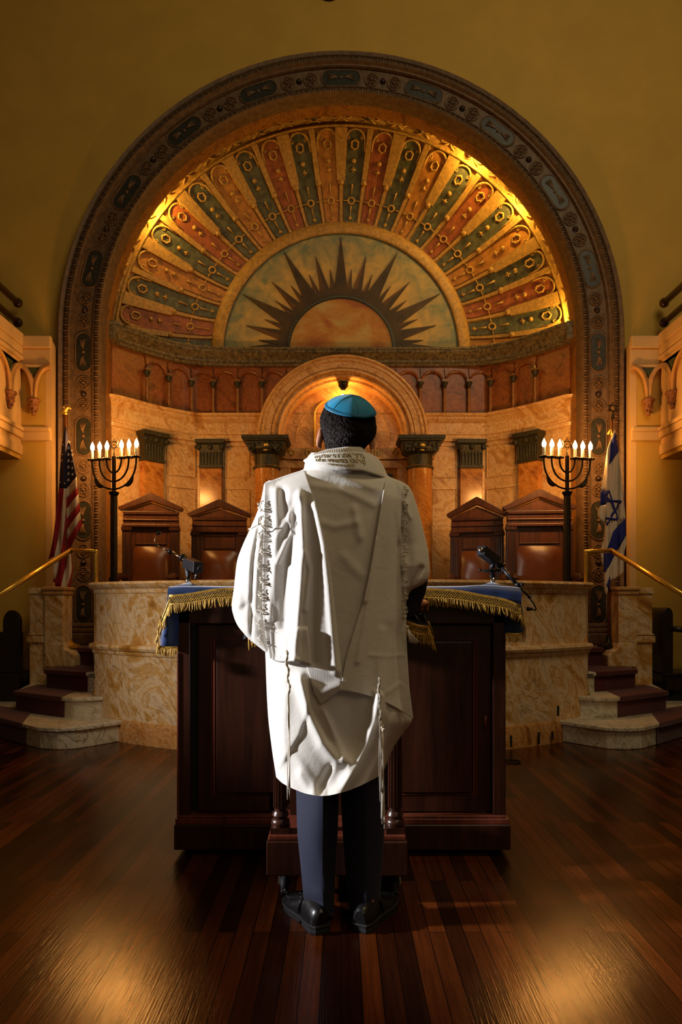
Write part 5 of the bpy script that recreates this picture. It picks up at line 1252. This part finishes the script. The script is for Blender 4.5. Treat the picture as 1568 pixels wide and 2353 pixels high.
# shoes
def shoe(heel, toe):
    h, t = Vector(heel+(0,)), Vector(toe+(0,)); f = (t-h).normalized(); r = Vector((f.y, -f.x, 0)); L_ = (t-h).length
    sh = MB(); hwt = [(0, .020), (.03, .031), (.12, .036), (.35, .034), (.62, .047), (.8, .046), (.93, .034), (.985, .018), (1, .008)]
    htt = [(0, .070), (.05, .082), (.2, .088), (.32, .094), (.42, .088), (.6, .066), (.8, .050), (.95, .040), (1, .030)]
    rows = []
    for s in np.r_[0, .015, np.linspace(.04, .97, 22), .985, 1]:
        hw, ht = interp(hwt, s), interp(htt, s); row = []
        for a in np.linspace(0, 2*PI, 29)[:-1]:
            ca, sa = math.cos(a), math.sin(a); x = hw*math.copysign(abs(ca)**.75, ca)*(1-.22*max(0, sa)**2); z = .024+(ht-.024)*(max(0, sa)**.8) if sa > 0 else .024
            p = h+f*(L_*s)+r*x; row.append((p.x, p.y, z))
        rows.append(row)
    sh.grid(rows, closev=True)
    c = h+f*L_*.0; sh.add([rows[0][i] for i in range(28)], [tuple(range(28))])
    o = sh.build('shoe', M['shoe'], person, smooth=True, auto=60)
    # sole with welt and heel block
    def outl(gx, s0=0, s1=1, n=16): 
        ss = np.linspace(s0, s1, n); A = [h+f*(L_*s)+r*(interp(hwt, s)+gx) for s in ss]; B = [h+f*(L_*s)-r*(interp(hwt, s)+gx) for s in ss[::-1]]
        A[0] -= f*gx; B[-1] -= f*gx; 
        if s1 == 1: A[-1] += f*gx; B[0] += f*gx
        return [(p.x, p.y) for p in A+B]
    q = MB().slab(outl(.004), .012, .024).slab(outl(.007), .022, .029).slab(outl(.005, 0, .30, 8), 0, .014).slab(outl(.002, .38, 1, 12), 0, .014)
    q.build('sole', M['sole'], o, bevel=.002)
    st = MB()
    pts = [h+f*(L_*s)+r*(interp(hwt, s)*.62*math.copysign(1, sg)) for sg in (-1,) for s in np.linspace(.42, .9, 9)]+[h+f*(L_*s)+r*(interp(hwt, s)*.62) for s in np.linspace(.9, .42, 9)]
    ss = list(np.linspace(.42, .9, 9))+list(np.linspace(.9, .42, 9))
    st.tube([(p.x, p.y, interp(htt, s)*.93) for p, s in zip(pts, ss)], .0022, 5)
    st.tube([(p.x, p.y, z) for p, z in ((h+f*(L_*.38)+r*.042, .034), (h+f*(L_*.40)+r*.030, .078), (h+f*(L_*.43), .090), (h+f*(L_*.40)-r*.030, .078), (h+f*(L_*.38)-r*.042, .034))], .003, 6)
    st.build('stitching', M['shoe'], o, smooth=True)
    # collar opening of the shoe
shoe((-.062, 2.288), (-.184, 2.530)); shoe((.062, 2.298), (.182, 2.535))
# hair
hxl = [(906, 792), (910, 782), (918, 768), (928, 757), (945, 746), (965, 740), (980, 741), (992, 745), (1008, 748), (1022, 751), (1040, 757)]
hxr = [(906, 806), (910, 815), (918, 828), (928, 839), (945, 852), (965, 859), (985, 861), (1000, 859), (1013, 850), (1026, 838), (1040, 828)]
def hairP(th, py, o=0):
    a, c = pchip(hxl, py), pchip(hxr, py); xc, hw = (a+c)/2, (c-a)/2+o*680
    T = float(np.interp(py, [906, 912, 925, 950, 985, 1015, 1040], [.02, .045, .072, .094, .097, .082, .066]))
    n_ = .0022*math.sin(th*23+py*.7)*math.sin(py*.33+th*5)
    return Vector(W(xc+hw*math.cos(th), py, 2.375-(T+o+n_)*math.sin(th)))
mb = MB(); mb.grid([[hairP(th, py, .002) for th in np.linspace(-.55, PI+.55, 60)] for py in np.linspace(906, 1040, 40)])
rr = random.Random(3)
for k in range(5200):
    th = rr.uniform(-.30, PI+.30); py = rr.uniform(925, 1034)
    dth = rr.uniform(-.05, .05); ln = rr.uniform(8, 17)
    if py > 1010: ln *= .6
    p0, p1, p2 = hairP(th, py, .0005), hairP(th+dth*.5, py+ln*.55, .0045), hairP(th+dth, py+ln, .0055+rr.uniform(-.002, .003))
    mb.tube([p0, p1, p2], [.0011, .0010, .0004], 3, cap=False)
mb.build('hair', M['hair'], person, smooth=True)
# skullcap
ax_ = Vector((.13, -.50, .86)).normalized(); e1 = ax_.cross(Vector((1, .1, 0))).normalized(); e2 = ax_.cross(e1).normalized()
KC = Vector((.025, 2.372, 1.690)); KR = .1045; KA = math.radians(57)
def kp(t, a, o=0):
    ph = KA*t; rr_ = KR+o+.0018*math.cos(6*a)*t; return KC+(ax_*math.cos(ph)*.98+(e1*math.cos(a)+e2*math.sin(a))*math.sin(ph))*rr_
mb = MB(); mb.grid([[kp(t, a) for a in np.linspace(0, 2*PI, 73)[:-1]] for t in np.linspace(0.001, 1, 22)], closev=True)
cap_ = mb.build('skullcap', M['teal'], person, smooth=True, solid=.002)
mb = MB()
mb.grid([[kp(t, a, o) for a in np.linspace(0, 2*PI, 73)[:-1]] for t, o in ((.90, .0006), (.905, .0022), (.95, .0026), (1.0, .0026), (1.015, .0012))], closev=True)
mb.build('rim_band', M['teal2'], cap_, smooth=True)
mb = MB()
for k in range(6): a = k*PI/3+.18; mb.tube([kp(t, a, .0010) for t in np.linspace(.02, .95, 14)], .0011, 5)
mb.ball(kp(.001, 0, .001), (.004, .004, .003), 8)
for k in range(90): a = 2*PI*k/90; mb.tube([kp(.905, a, .0026), kp(.915, a+.03, .0026)], .0006, 4)
mb.build('seam', M['teal2'], cap_, smooth=True)
# ---------------------------------------------------------------- prayer shawl
def dist_poly(px, py, poly):
    px, py = np.asarray(px, float), np.asarray(py, float); best = np.full(np.broadcast(px, py).shape, 1e9)
    for (x0, y0), (x1, y1) in zip(poly, poly[1:]):
        dx, dy = x1-x0, y1-y0; L2 = dx*dx+dy*dy; t = np.clip(((px-x0)*dx+(py-y0)*dy)/L2, 0, 1); best = np.minimum(best, np.hypot(px-x0-t*dx, py-y0-t*dy))
    return best
def ridges(px, py, lst):
    z = np.zeros(np.broadcast(px, py).shape)
    for poly, amp, w_ in lst: z += amp*np.exp(-(dist_poly(px, py, poly)/w_)**2)
    return z
BL = [(1040, 716), (1052, 706), (1065, 701), (1078, 698), (1086, 676), (1094, 652), (1102, 630), (1112, 612), (1130, 606), (1160, 604), (1250, 602), (1400, 604), (1500, 610), (1560, 612), (1640, 616), (1720, 625), (1784, 635)]
BR = [(1040, 848), (1052, 868), (1065, 878), (1078, 885), (1086, 888), (1094, 893), (1102, 912), (1112, 932), (1130, 938), (1160, 940), (1250, 938), (1400, 934), (1500, 934), (1560, 938), (1600, 941), (1640, 948), (1655, 947), (1680, 930), (1720, 904), (1784, 878)]
TT = [(1040, .085), (1078, .10), (1100, .115), (1140, .135), (1250, .15), (1400, .155), (1600, .16), (1784, .15)]
stepx = [(1500, 722), (1560, 720), (1610, 713), (1640, 707), (1690, 690), (1730, 662), (1765, 636), (1800, 600)]
low = [([(872, 1600), (862, 1660), (845, 1710), (818, 1752), (785, 1782), (755, 1793), (728, 1790)], .038, 15), ([(908, 1640), (893, 1690), (870, 1740), (840, 1790), (800, 1812)], .012, 10),
       ([(690, 1560), (700, 1600), (716, 1655), (742, 1705), (775, 1735), (800, 1738)], .026, 12), ([(742, 1630), (768, 1690), (790, 1728)], .014, 8), ([(655, 1600), (648, 1690), (650, 1750)], .010, 14),
       ([(800, 1600), (806, 1650), (800, 1690)], -.020, 34), ([(724, 1790), (732, 1830)], -.014, 4.5), ([(735, 1795), (745, 1828)], .008, 6), ([(690, 1760), (715, 1785), (722, 1800)], .012, 8), ([(760, 1745), (735, 1775)], -.010, 7),
       ([(640, 1700), (690, 1740), (720, 1770)], .007, 9), ([(860, 1560), (880, 1640)], .010, 14),
       ([(704, 1086), (760, 1090), (820, 1108), (880, 1128)], .008, 9), ([(815, 1170), (828, 1235)], .006, 9), ([(740, 1200), (770, 1210), (820, 1200)], .004, 8), ([(790, 1280), (830, 1320)], .004, 12), ([(720, 1115), (790, 1125), (860, 1160)], .005, 8)]
def Ybase(px, py, clip=None, folds=True):
    px, py = np.asarray(px, float), np.asarray(py, float)
    a, c = pchip(BL, py), pchip(BR, py); xc, hw = (a+c)/2, (c-a)/2; u = (px-xc)/hw
    if clip: u = np.clip(u, -clip, clip)
    u = np.clip(u, -1, 1); T = pchip(TT, py)
    Y = YP-T*(1-np.abs(u)**2.6)**.55
    if folds: Y = Y-ridges(px, py, low)*(1-np.abs(u)**8)-.012/(1+np.exp((px-interp(stepx, py))/1.6))*(py > 1500)*np.clip((py-1500)/60, 0, 1)
    return Y
bot = lambda px: pchip([(635, 1786), (650, 1800), (680, 1815), (705, 1824), (740, 1829), (790, 1820), (820, 1809), (850, 1795), (878, 1780)], px)
rows = []; NB_ = 150
ths = np.r_[np.linspace(0, PI, NB_), np.linspace(PI, 2*PI, 40)[1:-1]]
for v in np.r_[np.linspace(1040, 1120, 22), np.linspace(1124, 1784, 130)]:
    a, c = float(pchip(BL, v)), float(pchip(BR, v)); xc, hw = (a+c)/2, (c-a)/2; px = xc+hw*np.cos(ths)
    k = np.clip((v-1690)/94, 0, 1)**1.5
    py = v+k*(np.where(ths <= PI, bot(635+(px-a)/(c-a)*243)-1784, 14*np.sin(ths-PI)))
    Y = np.where(ths <= PI, Ybase(px, v), YP+pchip(TT, v)*.8*np.abs(np.sin(ths))**.8)
    Y = np.where(ths <= PI, Y-k*.0, Y)
    rows.append([W(x, y, yy) for x, y, yy in zip(px, py, Y)])
sh = MB().grid(rows, closev=True).build('prayer_shawl', M['wool'], person, smooth=True)
def arm_drape(name, xl, xr, Yc, T, lst, y0, y1, mat='wool'):
    rows = []
    for v in np.linspace(y0, y1, 80):
        a, c = float(pchip(xl, v)), float(pchip(xr, v)); xc, hw = (a+c)/2, max(.5, (c-a)/2); th = np.r_[np.linspace(0, PI, 48), np.linspace(PI, 2*PI, 20)[1:-1]]; px = xc+hw*np.cos(th)
        yc = float(interp(Yc, v)); tt = float(interp(T, v)); Y = yc-tt*np.sign(np.sin(th))*np.abs(np.sin(th))**.85
        Y = np.where(th <= PI, Y-ridges(px, v, lst), Y); rows.append([W(x, v, yy) for x, yy in zip(px, Y)])
    q = MB().grid(rows, closev=True); n = len(rows[0])
    q.add(rows[-1], [tuple(range(n))]).add(rows[0], [tuple(range(n))])
    return q.build(name, M[mat], sh, smooth=True)
arm_drape('sleeve_drape', [(1104, 618), (1112, 607), (1130, 604), (1160, 597), (1215, 575), (1255, 557), (1290, 545), (1350, 538), (1395, 533), (1415, 537), (1435, 545), (1455, 560), (1470, 574), (1485, 593), (1497, 608)],
          [(1104, 650), (1160, 655), (1300, 655), (1400, 650), (1450, 640), (1480, 628), (1497, 620)], [(1104, 2.36), (1250, 2.385), (1400, 2.40), (1497, 2.36)], [(1104, .06), (1200, .09), (1350, .105), (1450, .08), (1497, .03)],
          [([(594, 1215), (582, 1290), (578, 1380), (577, 1470)], -.010, 4), ([(560, 1290), (556, 1340), (565, 1400)], -.008, 10), ([(598, 1230), (592, 1300), (588, 1400)], .006, 6), ([(555, 1400), (570, 1390), (590, 1420)], -.006, 7)], 1104, 1497)
arm_drape('sleeve_drape', [(1104, 890), (1200, 888), (1300, 885), (1350, 895), (1396, 922)],
          [(1104, 918), (1110, 930), (1120, 942), (1150, 955), (1220, 974), (1270, 985), (1310, 988), (1328, 985), (1342, 974), (1350, 958), (1356, 946), (1375, 935), (1396, 927)], [(1104, 2.365), (1250, 2.385), (1396, 2.37)], [(1104, .06), (1200, .09), (1300, .10), (1350, .085), (1396, .03)],
          [([(968, 1306), (956, 1330), (948, 1350)], -.022, 5.5), ([(930, 1230), (940, 1290), (938, 1340)], -.006, 10), ([(940, 1160), (958, 1220), (965, 1290)], .005, 12), ([(925, 1150), (945, 1190)], .006, 5)], 1104, 1396)
def panel(name, outer, inner, off, lst, botf, mat, nv=150, nu=60, clip=.86, hem=True, topoff=0):
    A, B = resample(outer, nv), resample(inner, nv); rows = []
    for i in range(nv):
        v = i/(nv-1); u = np.linspace(0, 1, nu); px = A[i, 0]+(B[i, 0]-A[i, 0])*u; py = A[i, 1]+(B[i, 1]-A[i, 1])*u+botf(u)*v**10
        Y = Ybase(px, np.minimum(py, 1780), clip, False)-off-ridges(px, py, lst)
        Y = Y+off*.8*max(0, 1-v*14)
        rows.append([W(x, y, yy) for x, y, yy in zip(px, py, Y)])
    o = MB().grid(rows).build(name, M[mat], sh, smooth=True, solid=.004); return o, rows
lf = [([(632, 1125), (634, 1200), (630, 1300), (622, 1420)], .014, 9), ([(652, 1130), (655, 1180)], -.014, 9), ([(676, 1165), (668, 1230), (658, 1330), (655, 1440)], -.022, 15), ([(640, 1230), (665, 1190), (690, 1130)], .006, 6), ([(665, 1185), (672, 1220), (640, 1290)], .012, 6),
      ([(690, 1140), (697, 1250), (692, 1340), (684, 1440), (676, 1520)], .018, 8), ([(712, 1180), (722, 1300), (720, 1420), (722, 1520)], -.010, 13), ([(725, 1160), (745, 1250), (756, 1350), (764, 1450), (772, 1540)], .014, 9), ([(702, 1270), (712, 1310), (700, 1400)], .008, 6)]
panel('left_shawl_end', [(609, 1110), (607, 1200), (604, 1300), (603, 1400), (611, 1460), (620, 1512)], [(699, 1080), (724, 1150), (744, 1230), (759, 1310), (770, 1400), (778, 1480), (787, 1564)], .020, lf,
      lambda u: -8*np.sin(u*PI)-np.where(u > .45, 0, 0), 'woolr')
rf = [([(880, 1120), (868, 1200), (852, 1300), (838, 1380)], .008, 6), ([(860, 1240), (848, 1380), (822, 1520)], .005, 6), ([(900, 1150), (905, 1300), (900, 1420)], .008, 22), ([(850, 1505), (890, 1508), (925, 1505)], .0018, 5), ([(860, 1588), (875, 1598), (900, 1585), (915, 1572)], .003, 6), ([(918, 1120), (916, 1180), (920, 1240)], .010, 7), ([(880, 1450), (872, 1520), (874, 1580)], .006, 10)]
panel('right_shawl_end', [(926, 1112), (921, 1200), (920, 1300), (924, 1370), (932, 1420), (936, 1500), (941, 1580), (950, 1652)], [(887, 1098), (873, 1180), (857, 1280), (836, 1380), (812, 1455), (795, 1515), (781, 1586)], .015, rf,
      lambda u: -14*np.sin(u*PI), 'wool')
# square ribbed corner patch with turned-up hem
pf = [([(640, 1460), (645, 1510)], -.006, 10), ([(690, 1440), (680, 1480), (690, 1520)], .008, 12)]
o, rw = panel('corner_patch', [(620, 1446), (622, 1480), (628, 1512)], [(706, 1437), (712, 1480), (716, 1528)], .030, lf+pf, lambda u: 3*np.sin(u*PI*2), 'woolr', 24, 26)
q = MB(); rows = []
for k, (dy, dd) in enumerate(((0, 0), (6, .010), (2, .016), (-5, .014))):
    rows.append([W(px, 1510+(px-628)*.14+dy+3*math.sin((px-628)*.09), float(Ybase(px, 1510, .86, False))-.034-dd-float(ridges(px, 1510, lf))) for px in np.linspace(626, 690, 24)])
q.grid(rows).build('turned_hem', M['woolr'], sh, smooth=True, solid=.003)
# inner folded corner hanging below the left end
panel('hanging_corner', [(690, 1512), (706, 1535), (722, 1590), (738, 1618)], [(783, 1545), (785, 1562), (783, 1576), (784, 1584)], .012, [([(700, 1560), (740, 1590), (780, 1575)], .008, 12)], lambda u: 0*u, 'woolr', 30, 30)
# collar band with embroidery
CL = [(0, 715), (.3, 706), (.7, 701), (1, 702)]; CR = [(0, 842), (.3, 862), (.7, 880), (1, 891)]
def collP(t, th, o=0):
    a, c = float(pchip(CL, t)), float(pchip(CR, t)); xc, hw = (a+c)/2, (c-a)/2+o*650; u = math.cos(th); s_ = math.sin(th)
    ytop = np.interp(u, [-1, -.85, -.4, .3, .8, 1], [1052, 1042, 1033, 1027, 1028, 1046]); ybot = np.interp(u, [-1, -.8, -.2, .4, 1], [1062, 1070, 1080, 1082, 1100])
    Tk = .092+.034*t; Y = 2.372-(Tk+o)*math.copysign(abs(s_)**.8, s_)
    return Vector(W(xc+hw*u, ytop+(ybot-ytop)*t, Y))
mb = MB(); mb.grid([[collP(t, th, .004*math.sin(t*PI)) for th in np.linspace(0, 2*PI, 91)[:-1]] for t in np.r_[np.linspace(0, 1, 14)]]+[[collP(.96, th, -.008) for th in np.linspace(0, 2*PI, 91)[:-1]]], closev=True)
col_ = mb.build('collar_band', M['wool'], sh, smooth=True, solid=.004)
mb = MB()
for k in range(34):
    th = .35+2.4*k/33; mb.tube([collP(.02, th, .003), collP(.10, th+.02, .005), collP(.17, th+.035, .0045)], .0016, 5)
mb.build('braided_edge', M['thread'], col_, smooth=True)
def on_collar(t0, size):
    def f(co):   # local text coords: x across, z up -> wrap on the collar
        th = PI/2+.07+(-co.x)/.100; return collP(t0-co.z/.066, th, .0080-co.y)
    return f
for t0, s_, txt in ((.33, .0165, 'ברוך אתה ה׳ אלקינו'), (.56, .0155, 'קדשנו במצותיו וצונו'), (.76, .009, 'להתעטף בציצית')):
    text('embroidered_blessing', txt[::-1], (0, 0, 0), s_*1.12, 'gthread', col_, ext=.0006, conv=on_collar(t0, s_))
# stitched attachments: tassels and knotted fringes
rr = random.Random(11)
def tassel(px, py, Y, knots, y1, nstr, spread, lean):
    q = MB(); p = Vector(W(px, py, Y)); pts = [p]; rs = [.0035]; yk = knots
    n = 40
    for k in range(1, n+1):
        t = k/n; y = py+(yk-py)*t; pts.append(Vector(W(px+lean*t+2.0*math.sin(t*17), y, Y-.004*math.sin(t*9)))); rs.append(.0032+.0022*abs(math.sin(t*PI*8))**2)
    q.tube(pts, rs, 7); e = pts[-1]
    for k in range(nstr):
        sx = rr.gauss(0, spread); L_ = (y1-yk)*rr.uniform(.86, 1.03); r_ = []
        for j in range(8):
            t = j/7; r_.append((e.x+sx*t*.0014+.0018*math.sin(t*6+k)+lean*.0004*t, e.y-.004+rr.uniform(-.002, .002)+.004*math.sin(k), e.z-L_*t*Y/FPX))
        q.tube(r_, .0015, 4)
    q.build('ritual_tassel', M['thread'], sh, smooth=True)
tassel(658, 1494, 2.155, 1596, 1832, 8, 2.6, 7); tassel(871, 1556, 2.165, 1655, 1838, 6, 2.6, 4); tassel(874, 1660, 2.175, 1680, 1900, 7, 4.2, 8)
q = MB()
for side, xs, ys, Yd in ((-1, 606, (1150, 1470), 2.235), (1, 925, (1118, 1395), 2.235)):
    y = ys[0]; q = MB()
    while y < ys[1]:
        for m_ in range(2):
            n = rr.randint(4, 7); x0 = xs+side*rr.uniform(-2, 6); pts = []
            Yb = float(Ybase(xs, y, .86, False))-.026
            for j in range(n*3):
                t = j/(n*3-1); pts.append(W(x0+side*(7*math.sin(t*PI)*rr.uniform(.5, 1.4))+3*math.sin(j*1.3), y+t*26*rr.uniform(.9, 1.1), Yb+.006*side*0+.012*t*math.sin(j)))
            q.tube(pts, [.0012+.0012*(j % 4 == 0) for j in range(len(pts))], 5)
        y += 34
    q.build('edge_fringe', M['thread'], sh, smooth=True)
q = MB()
q.tube([W(612, 1218, 2.225), W(604, 1212, 2.225), W(598, 1204, 2.23), W(588, 1208, 2.24), W(580, 1213, 2.25), W(572, 1216, 2.27)], .0025, 6)
q.tube([W(594, 1206, 2.23), W(595, 1190, 2.225), W(600, 1186, 2.22), W(601, 1195, 2.22)], .0022, 6)
q.build('loose_fringe', M['thread'], sh, smooth=True); q = MB()
for a, b_ in (((930, 1490), (960, 1520)), ((932, 1488), (950, 1527)), ((933, 1489), (964, 1512)), ((931, 1490), (942, 1520))): pass
for k in range(7): q.tube([W(937, 1444, 2.235), W(940+k, 1458, 2.23), W(942+k*3.4, 1478-abs(k-3), 2.23)], .0022, 5)
q.ball(W(936, 1441, 2.235), (.006, .006, .006), 8)
q.build('corner_tassel', M['thread'], sh, smooth=True)
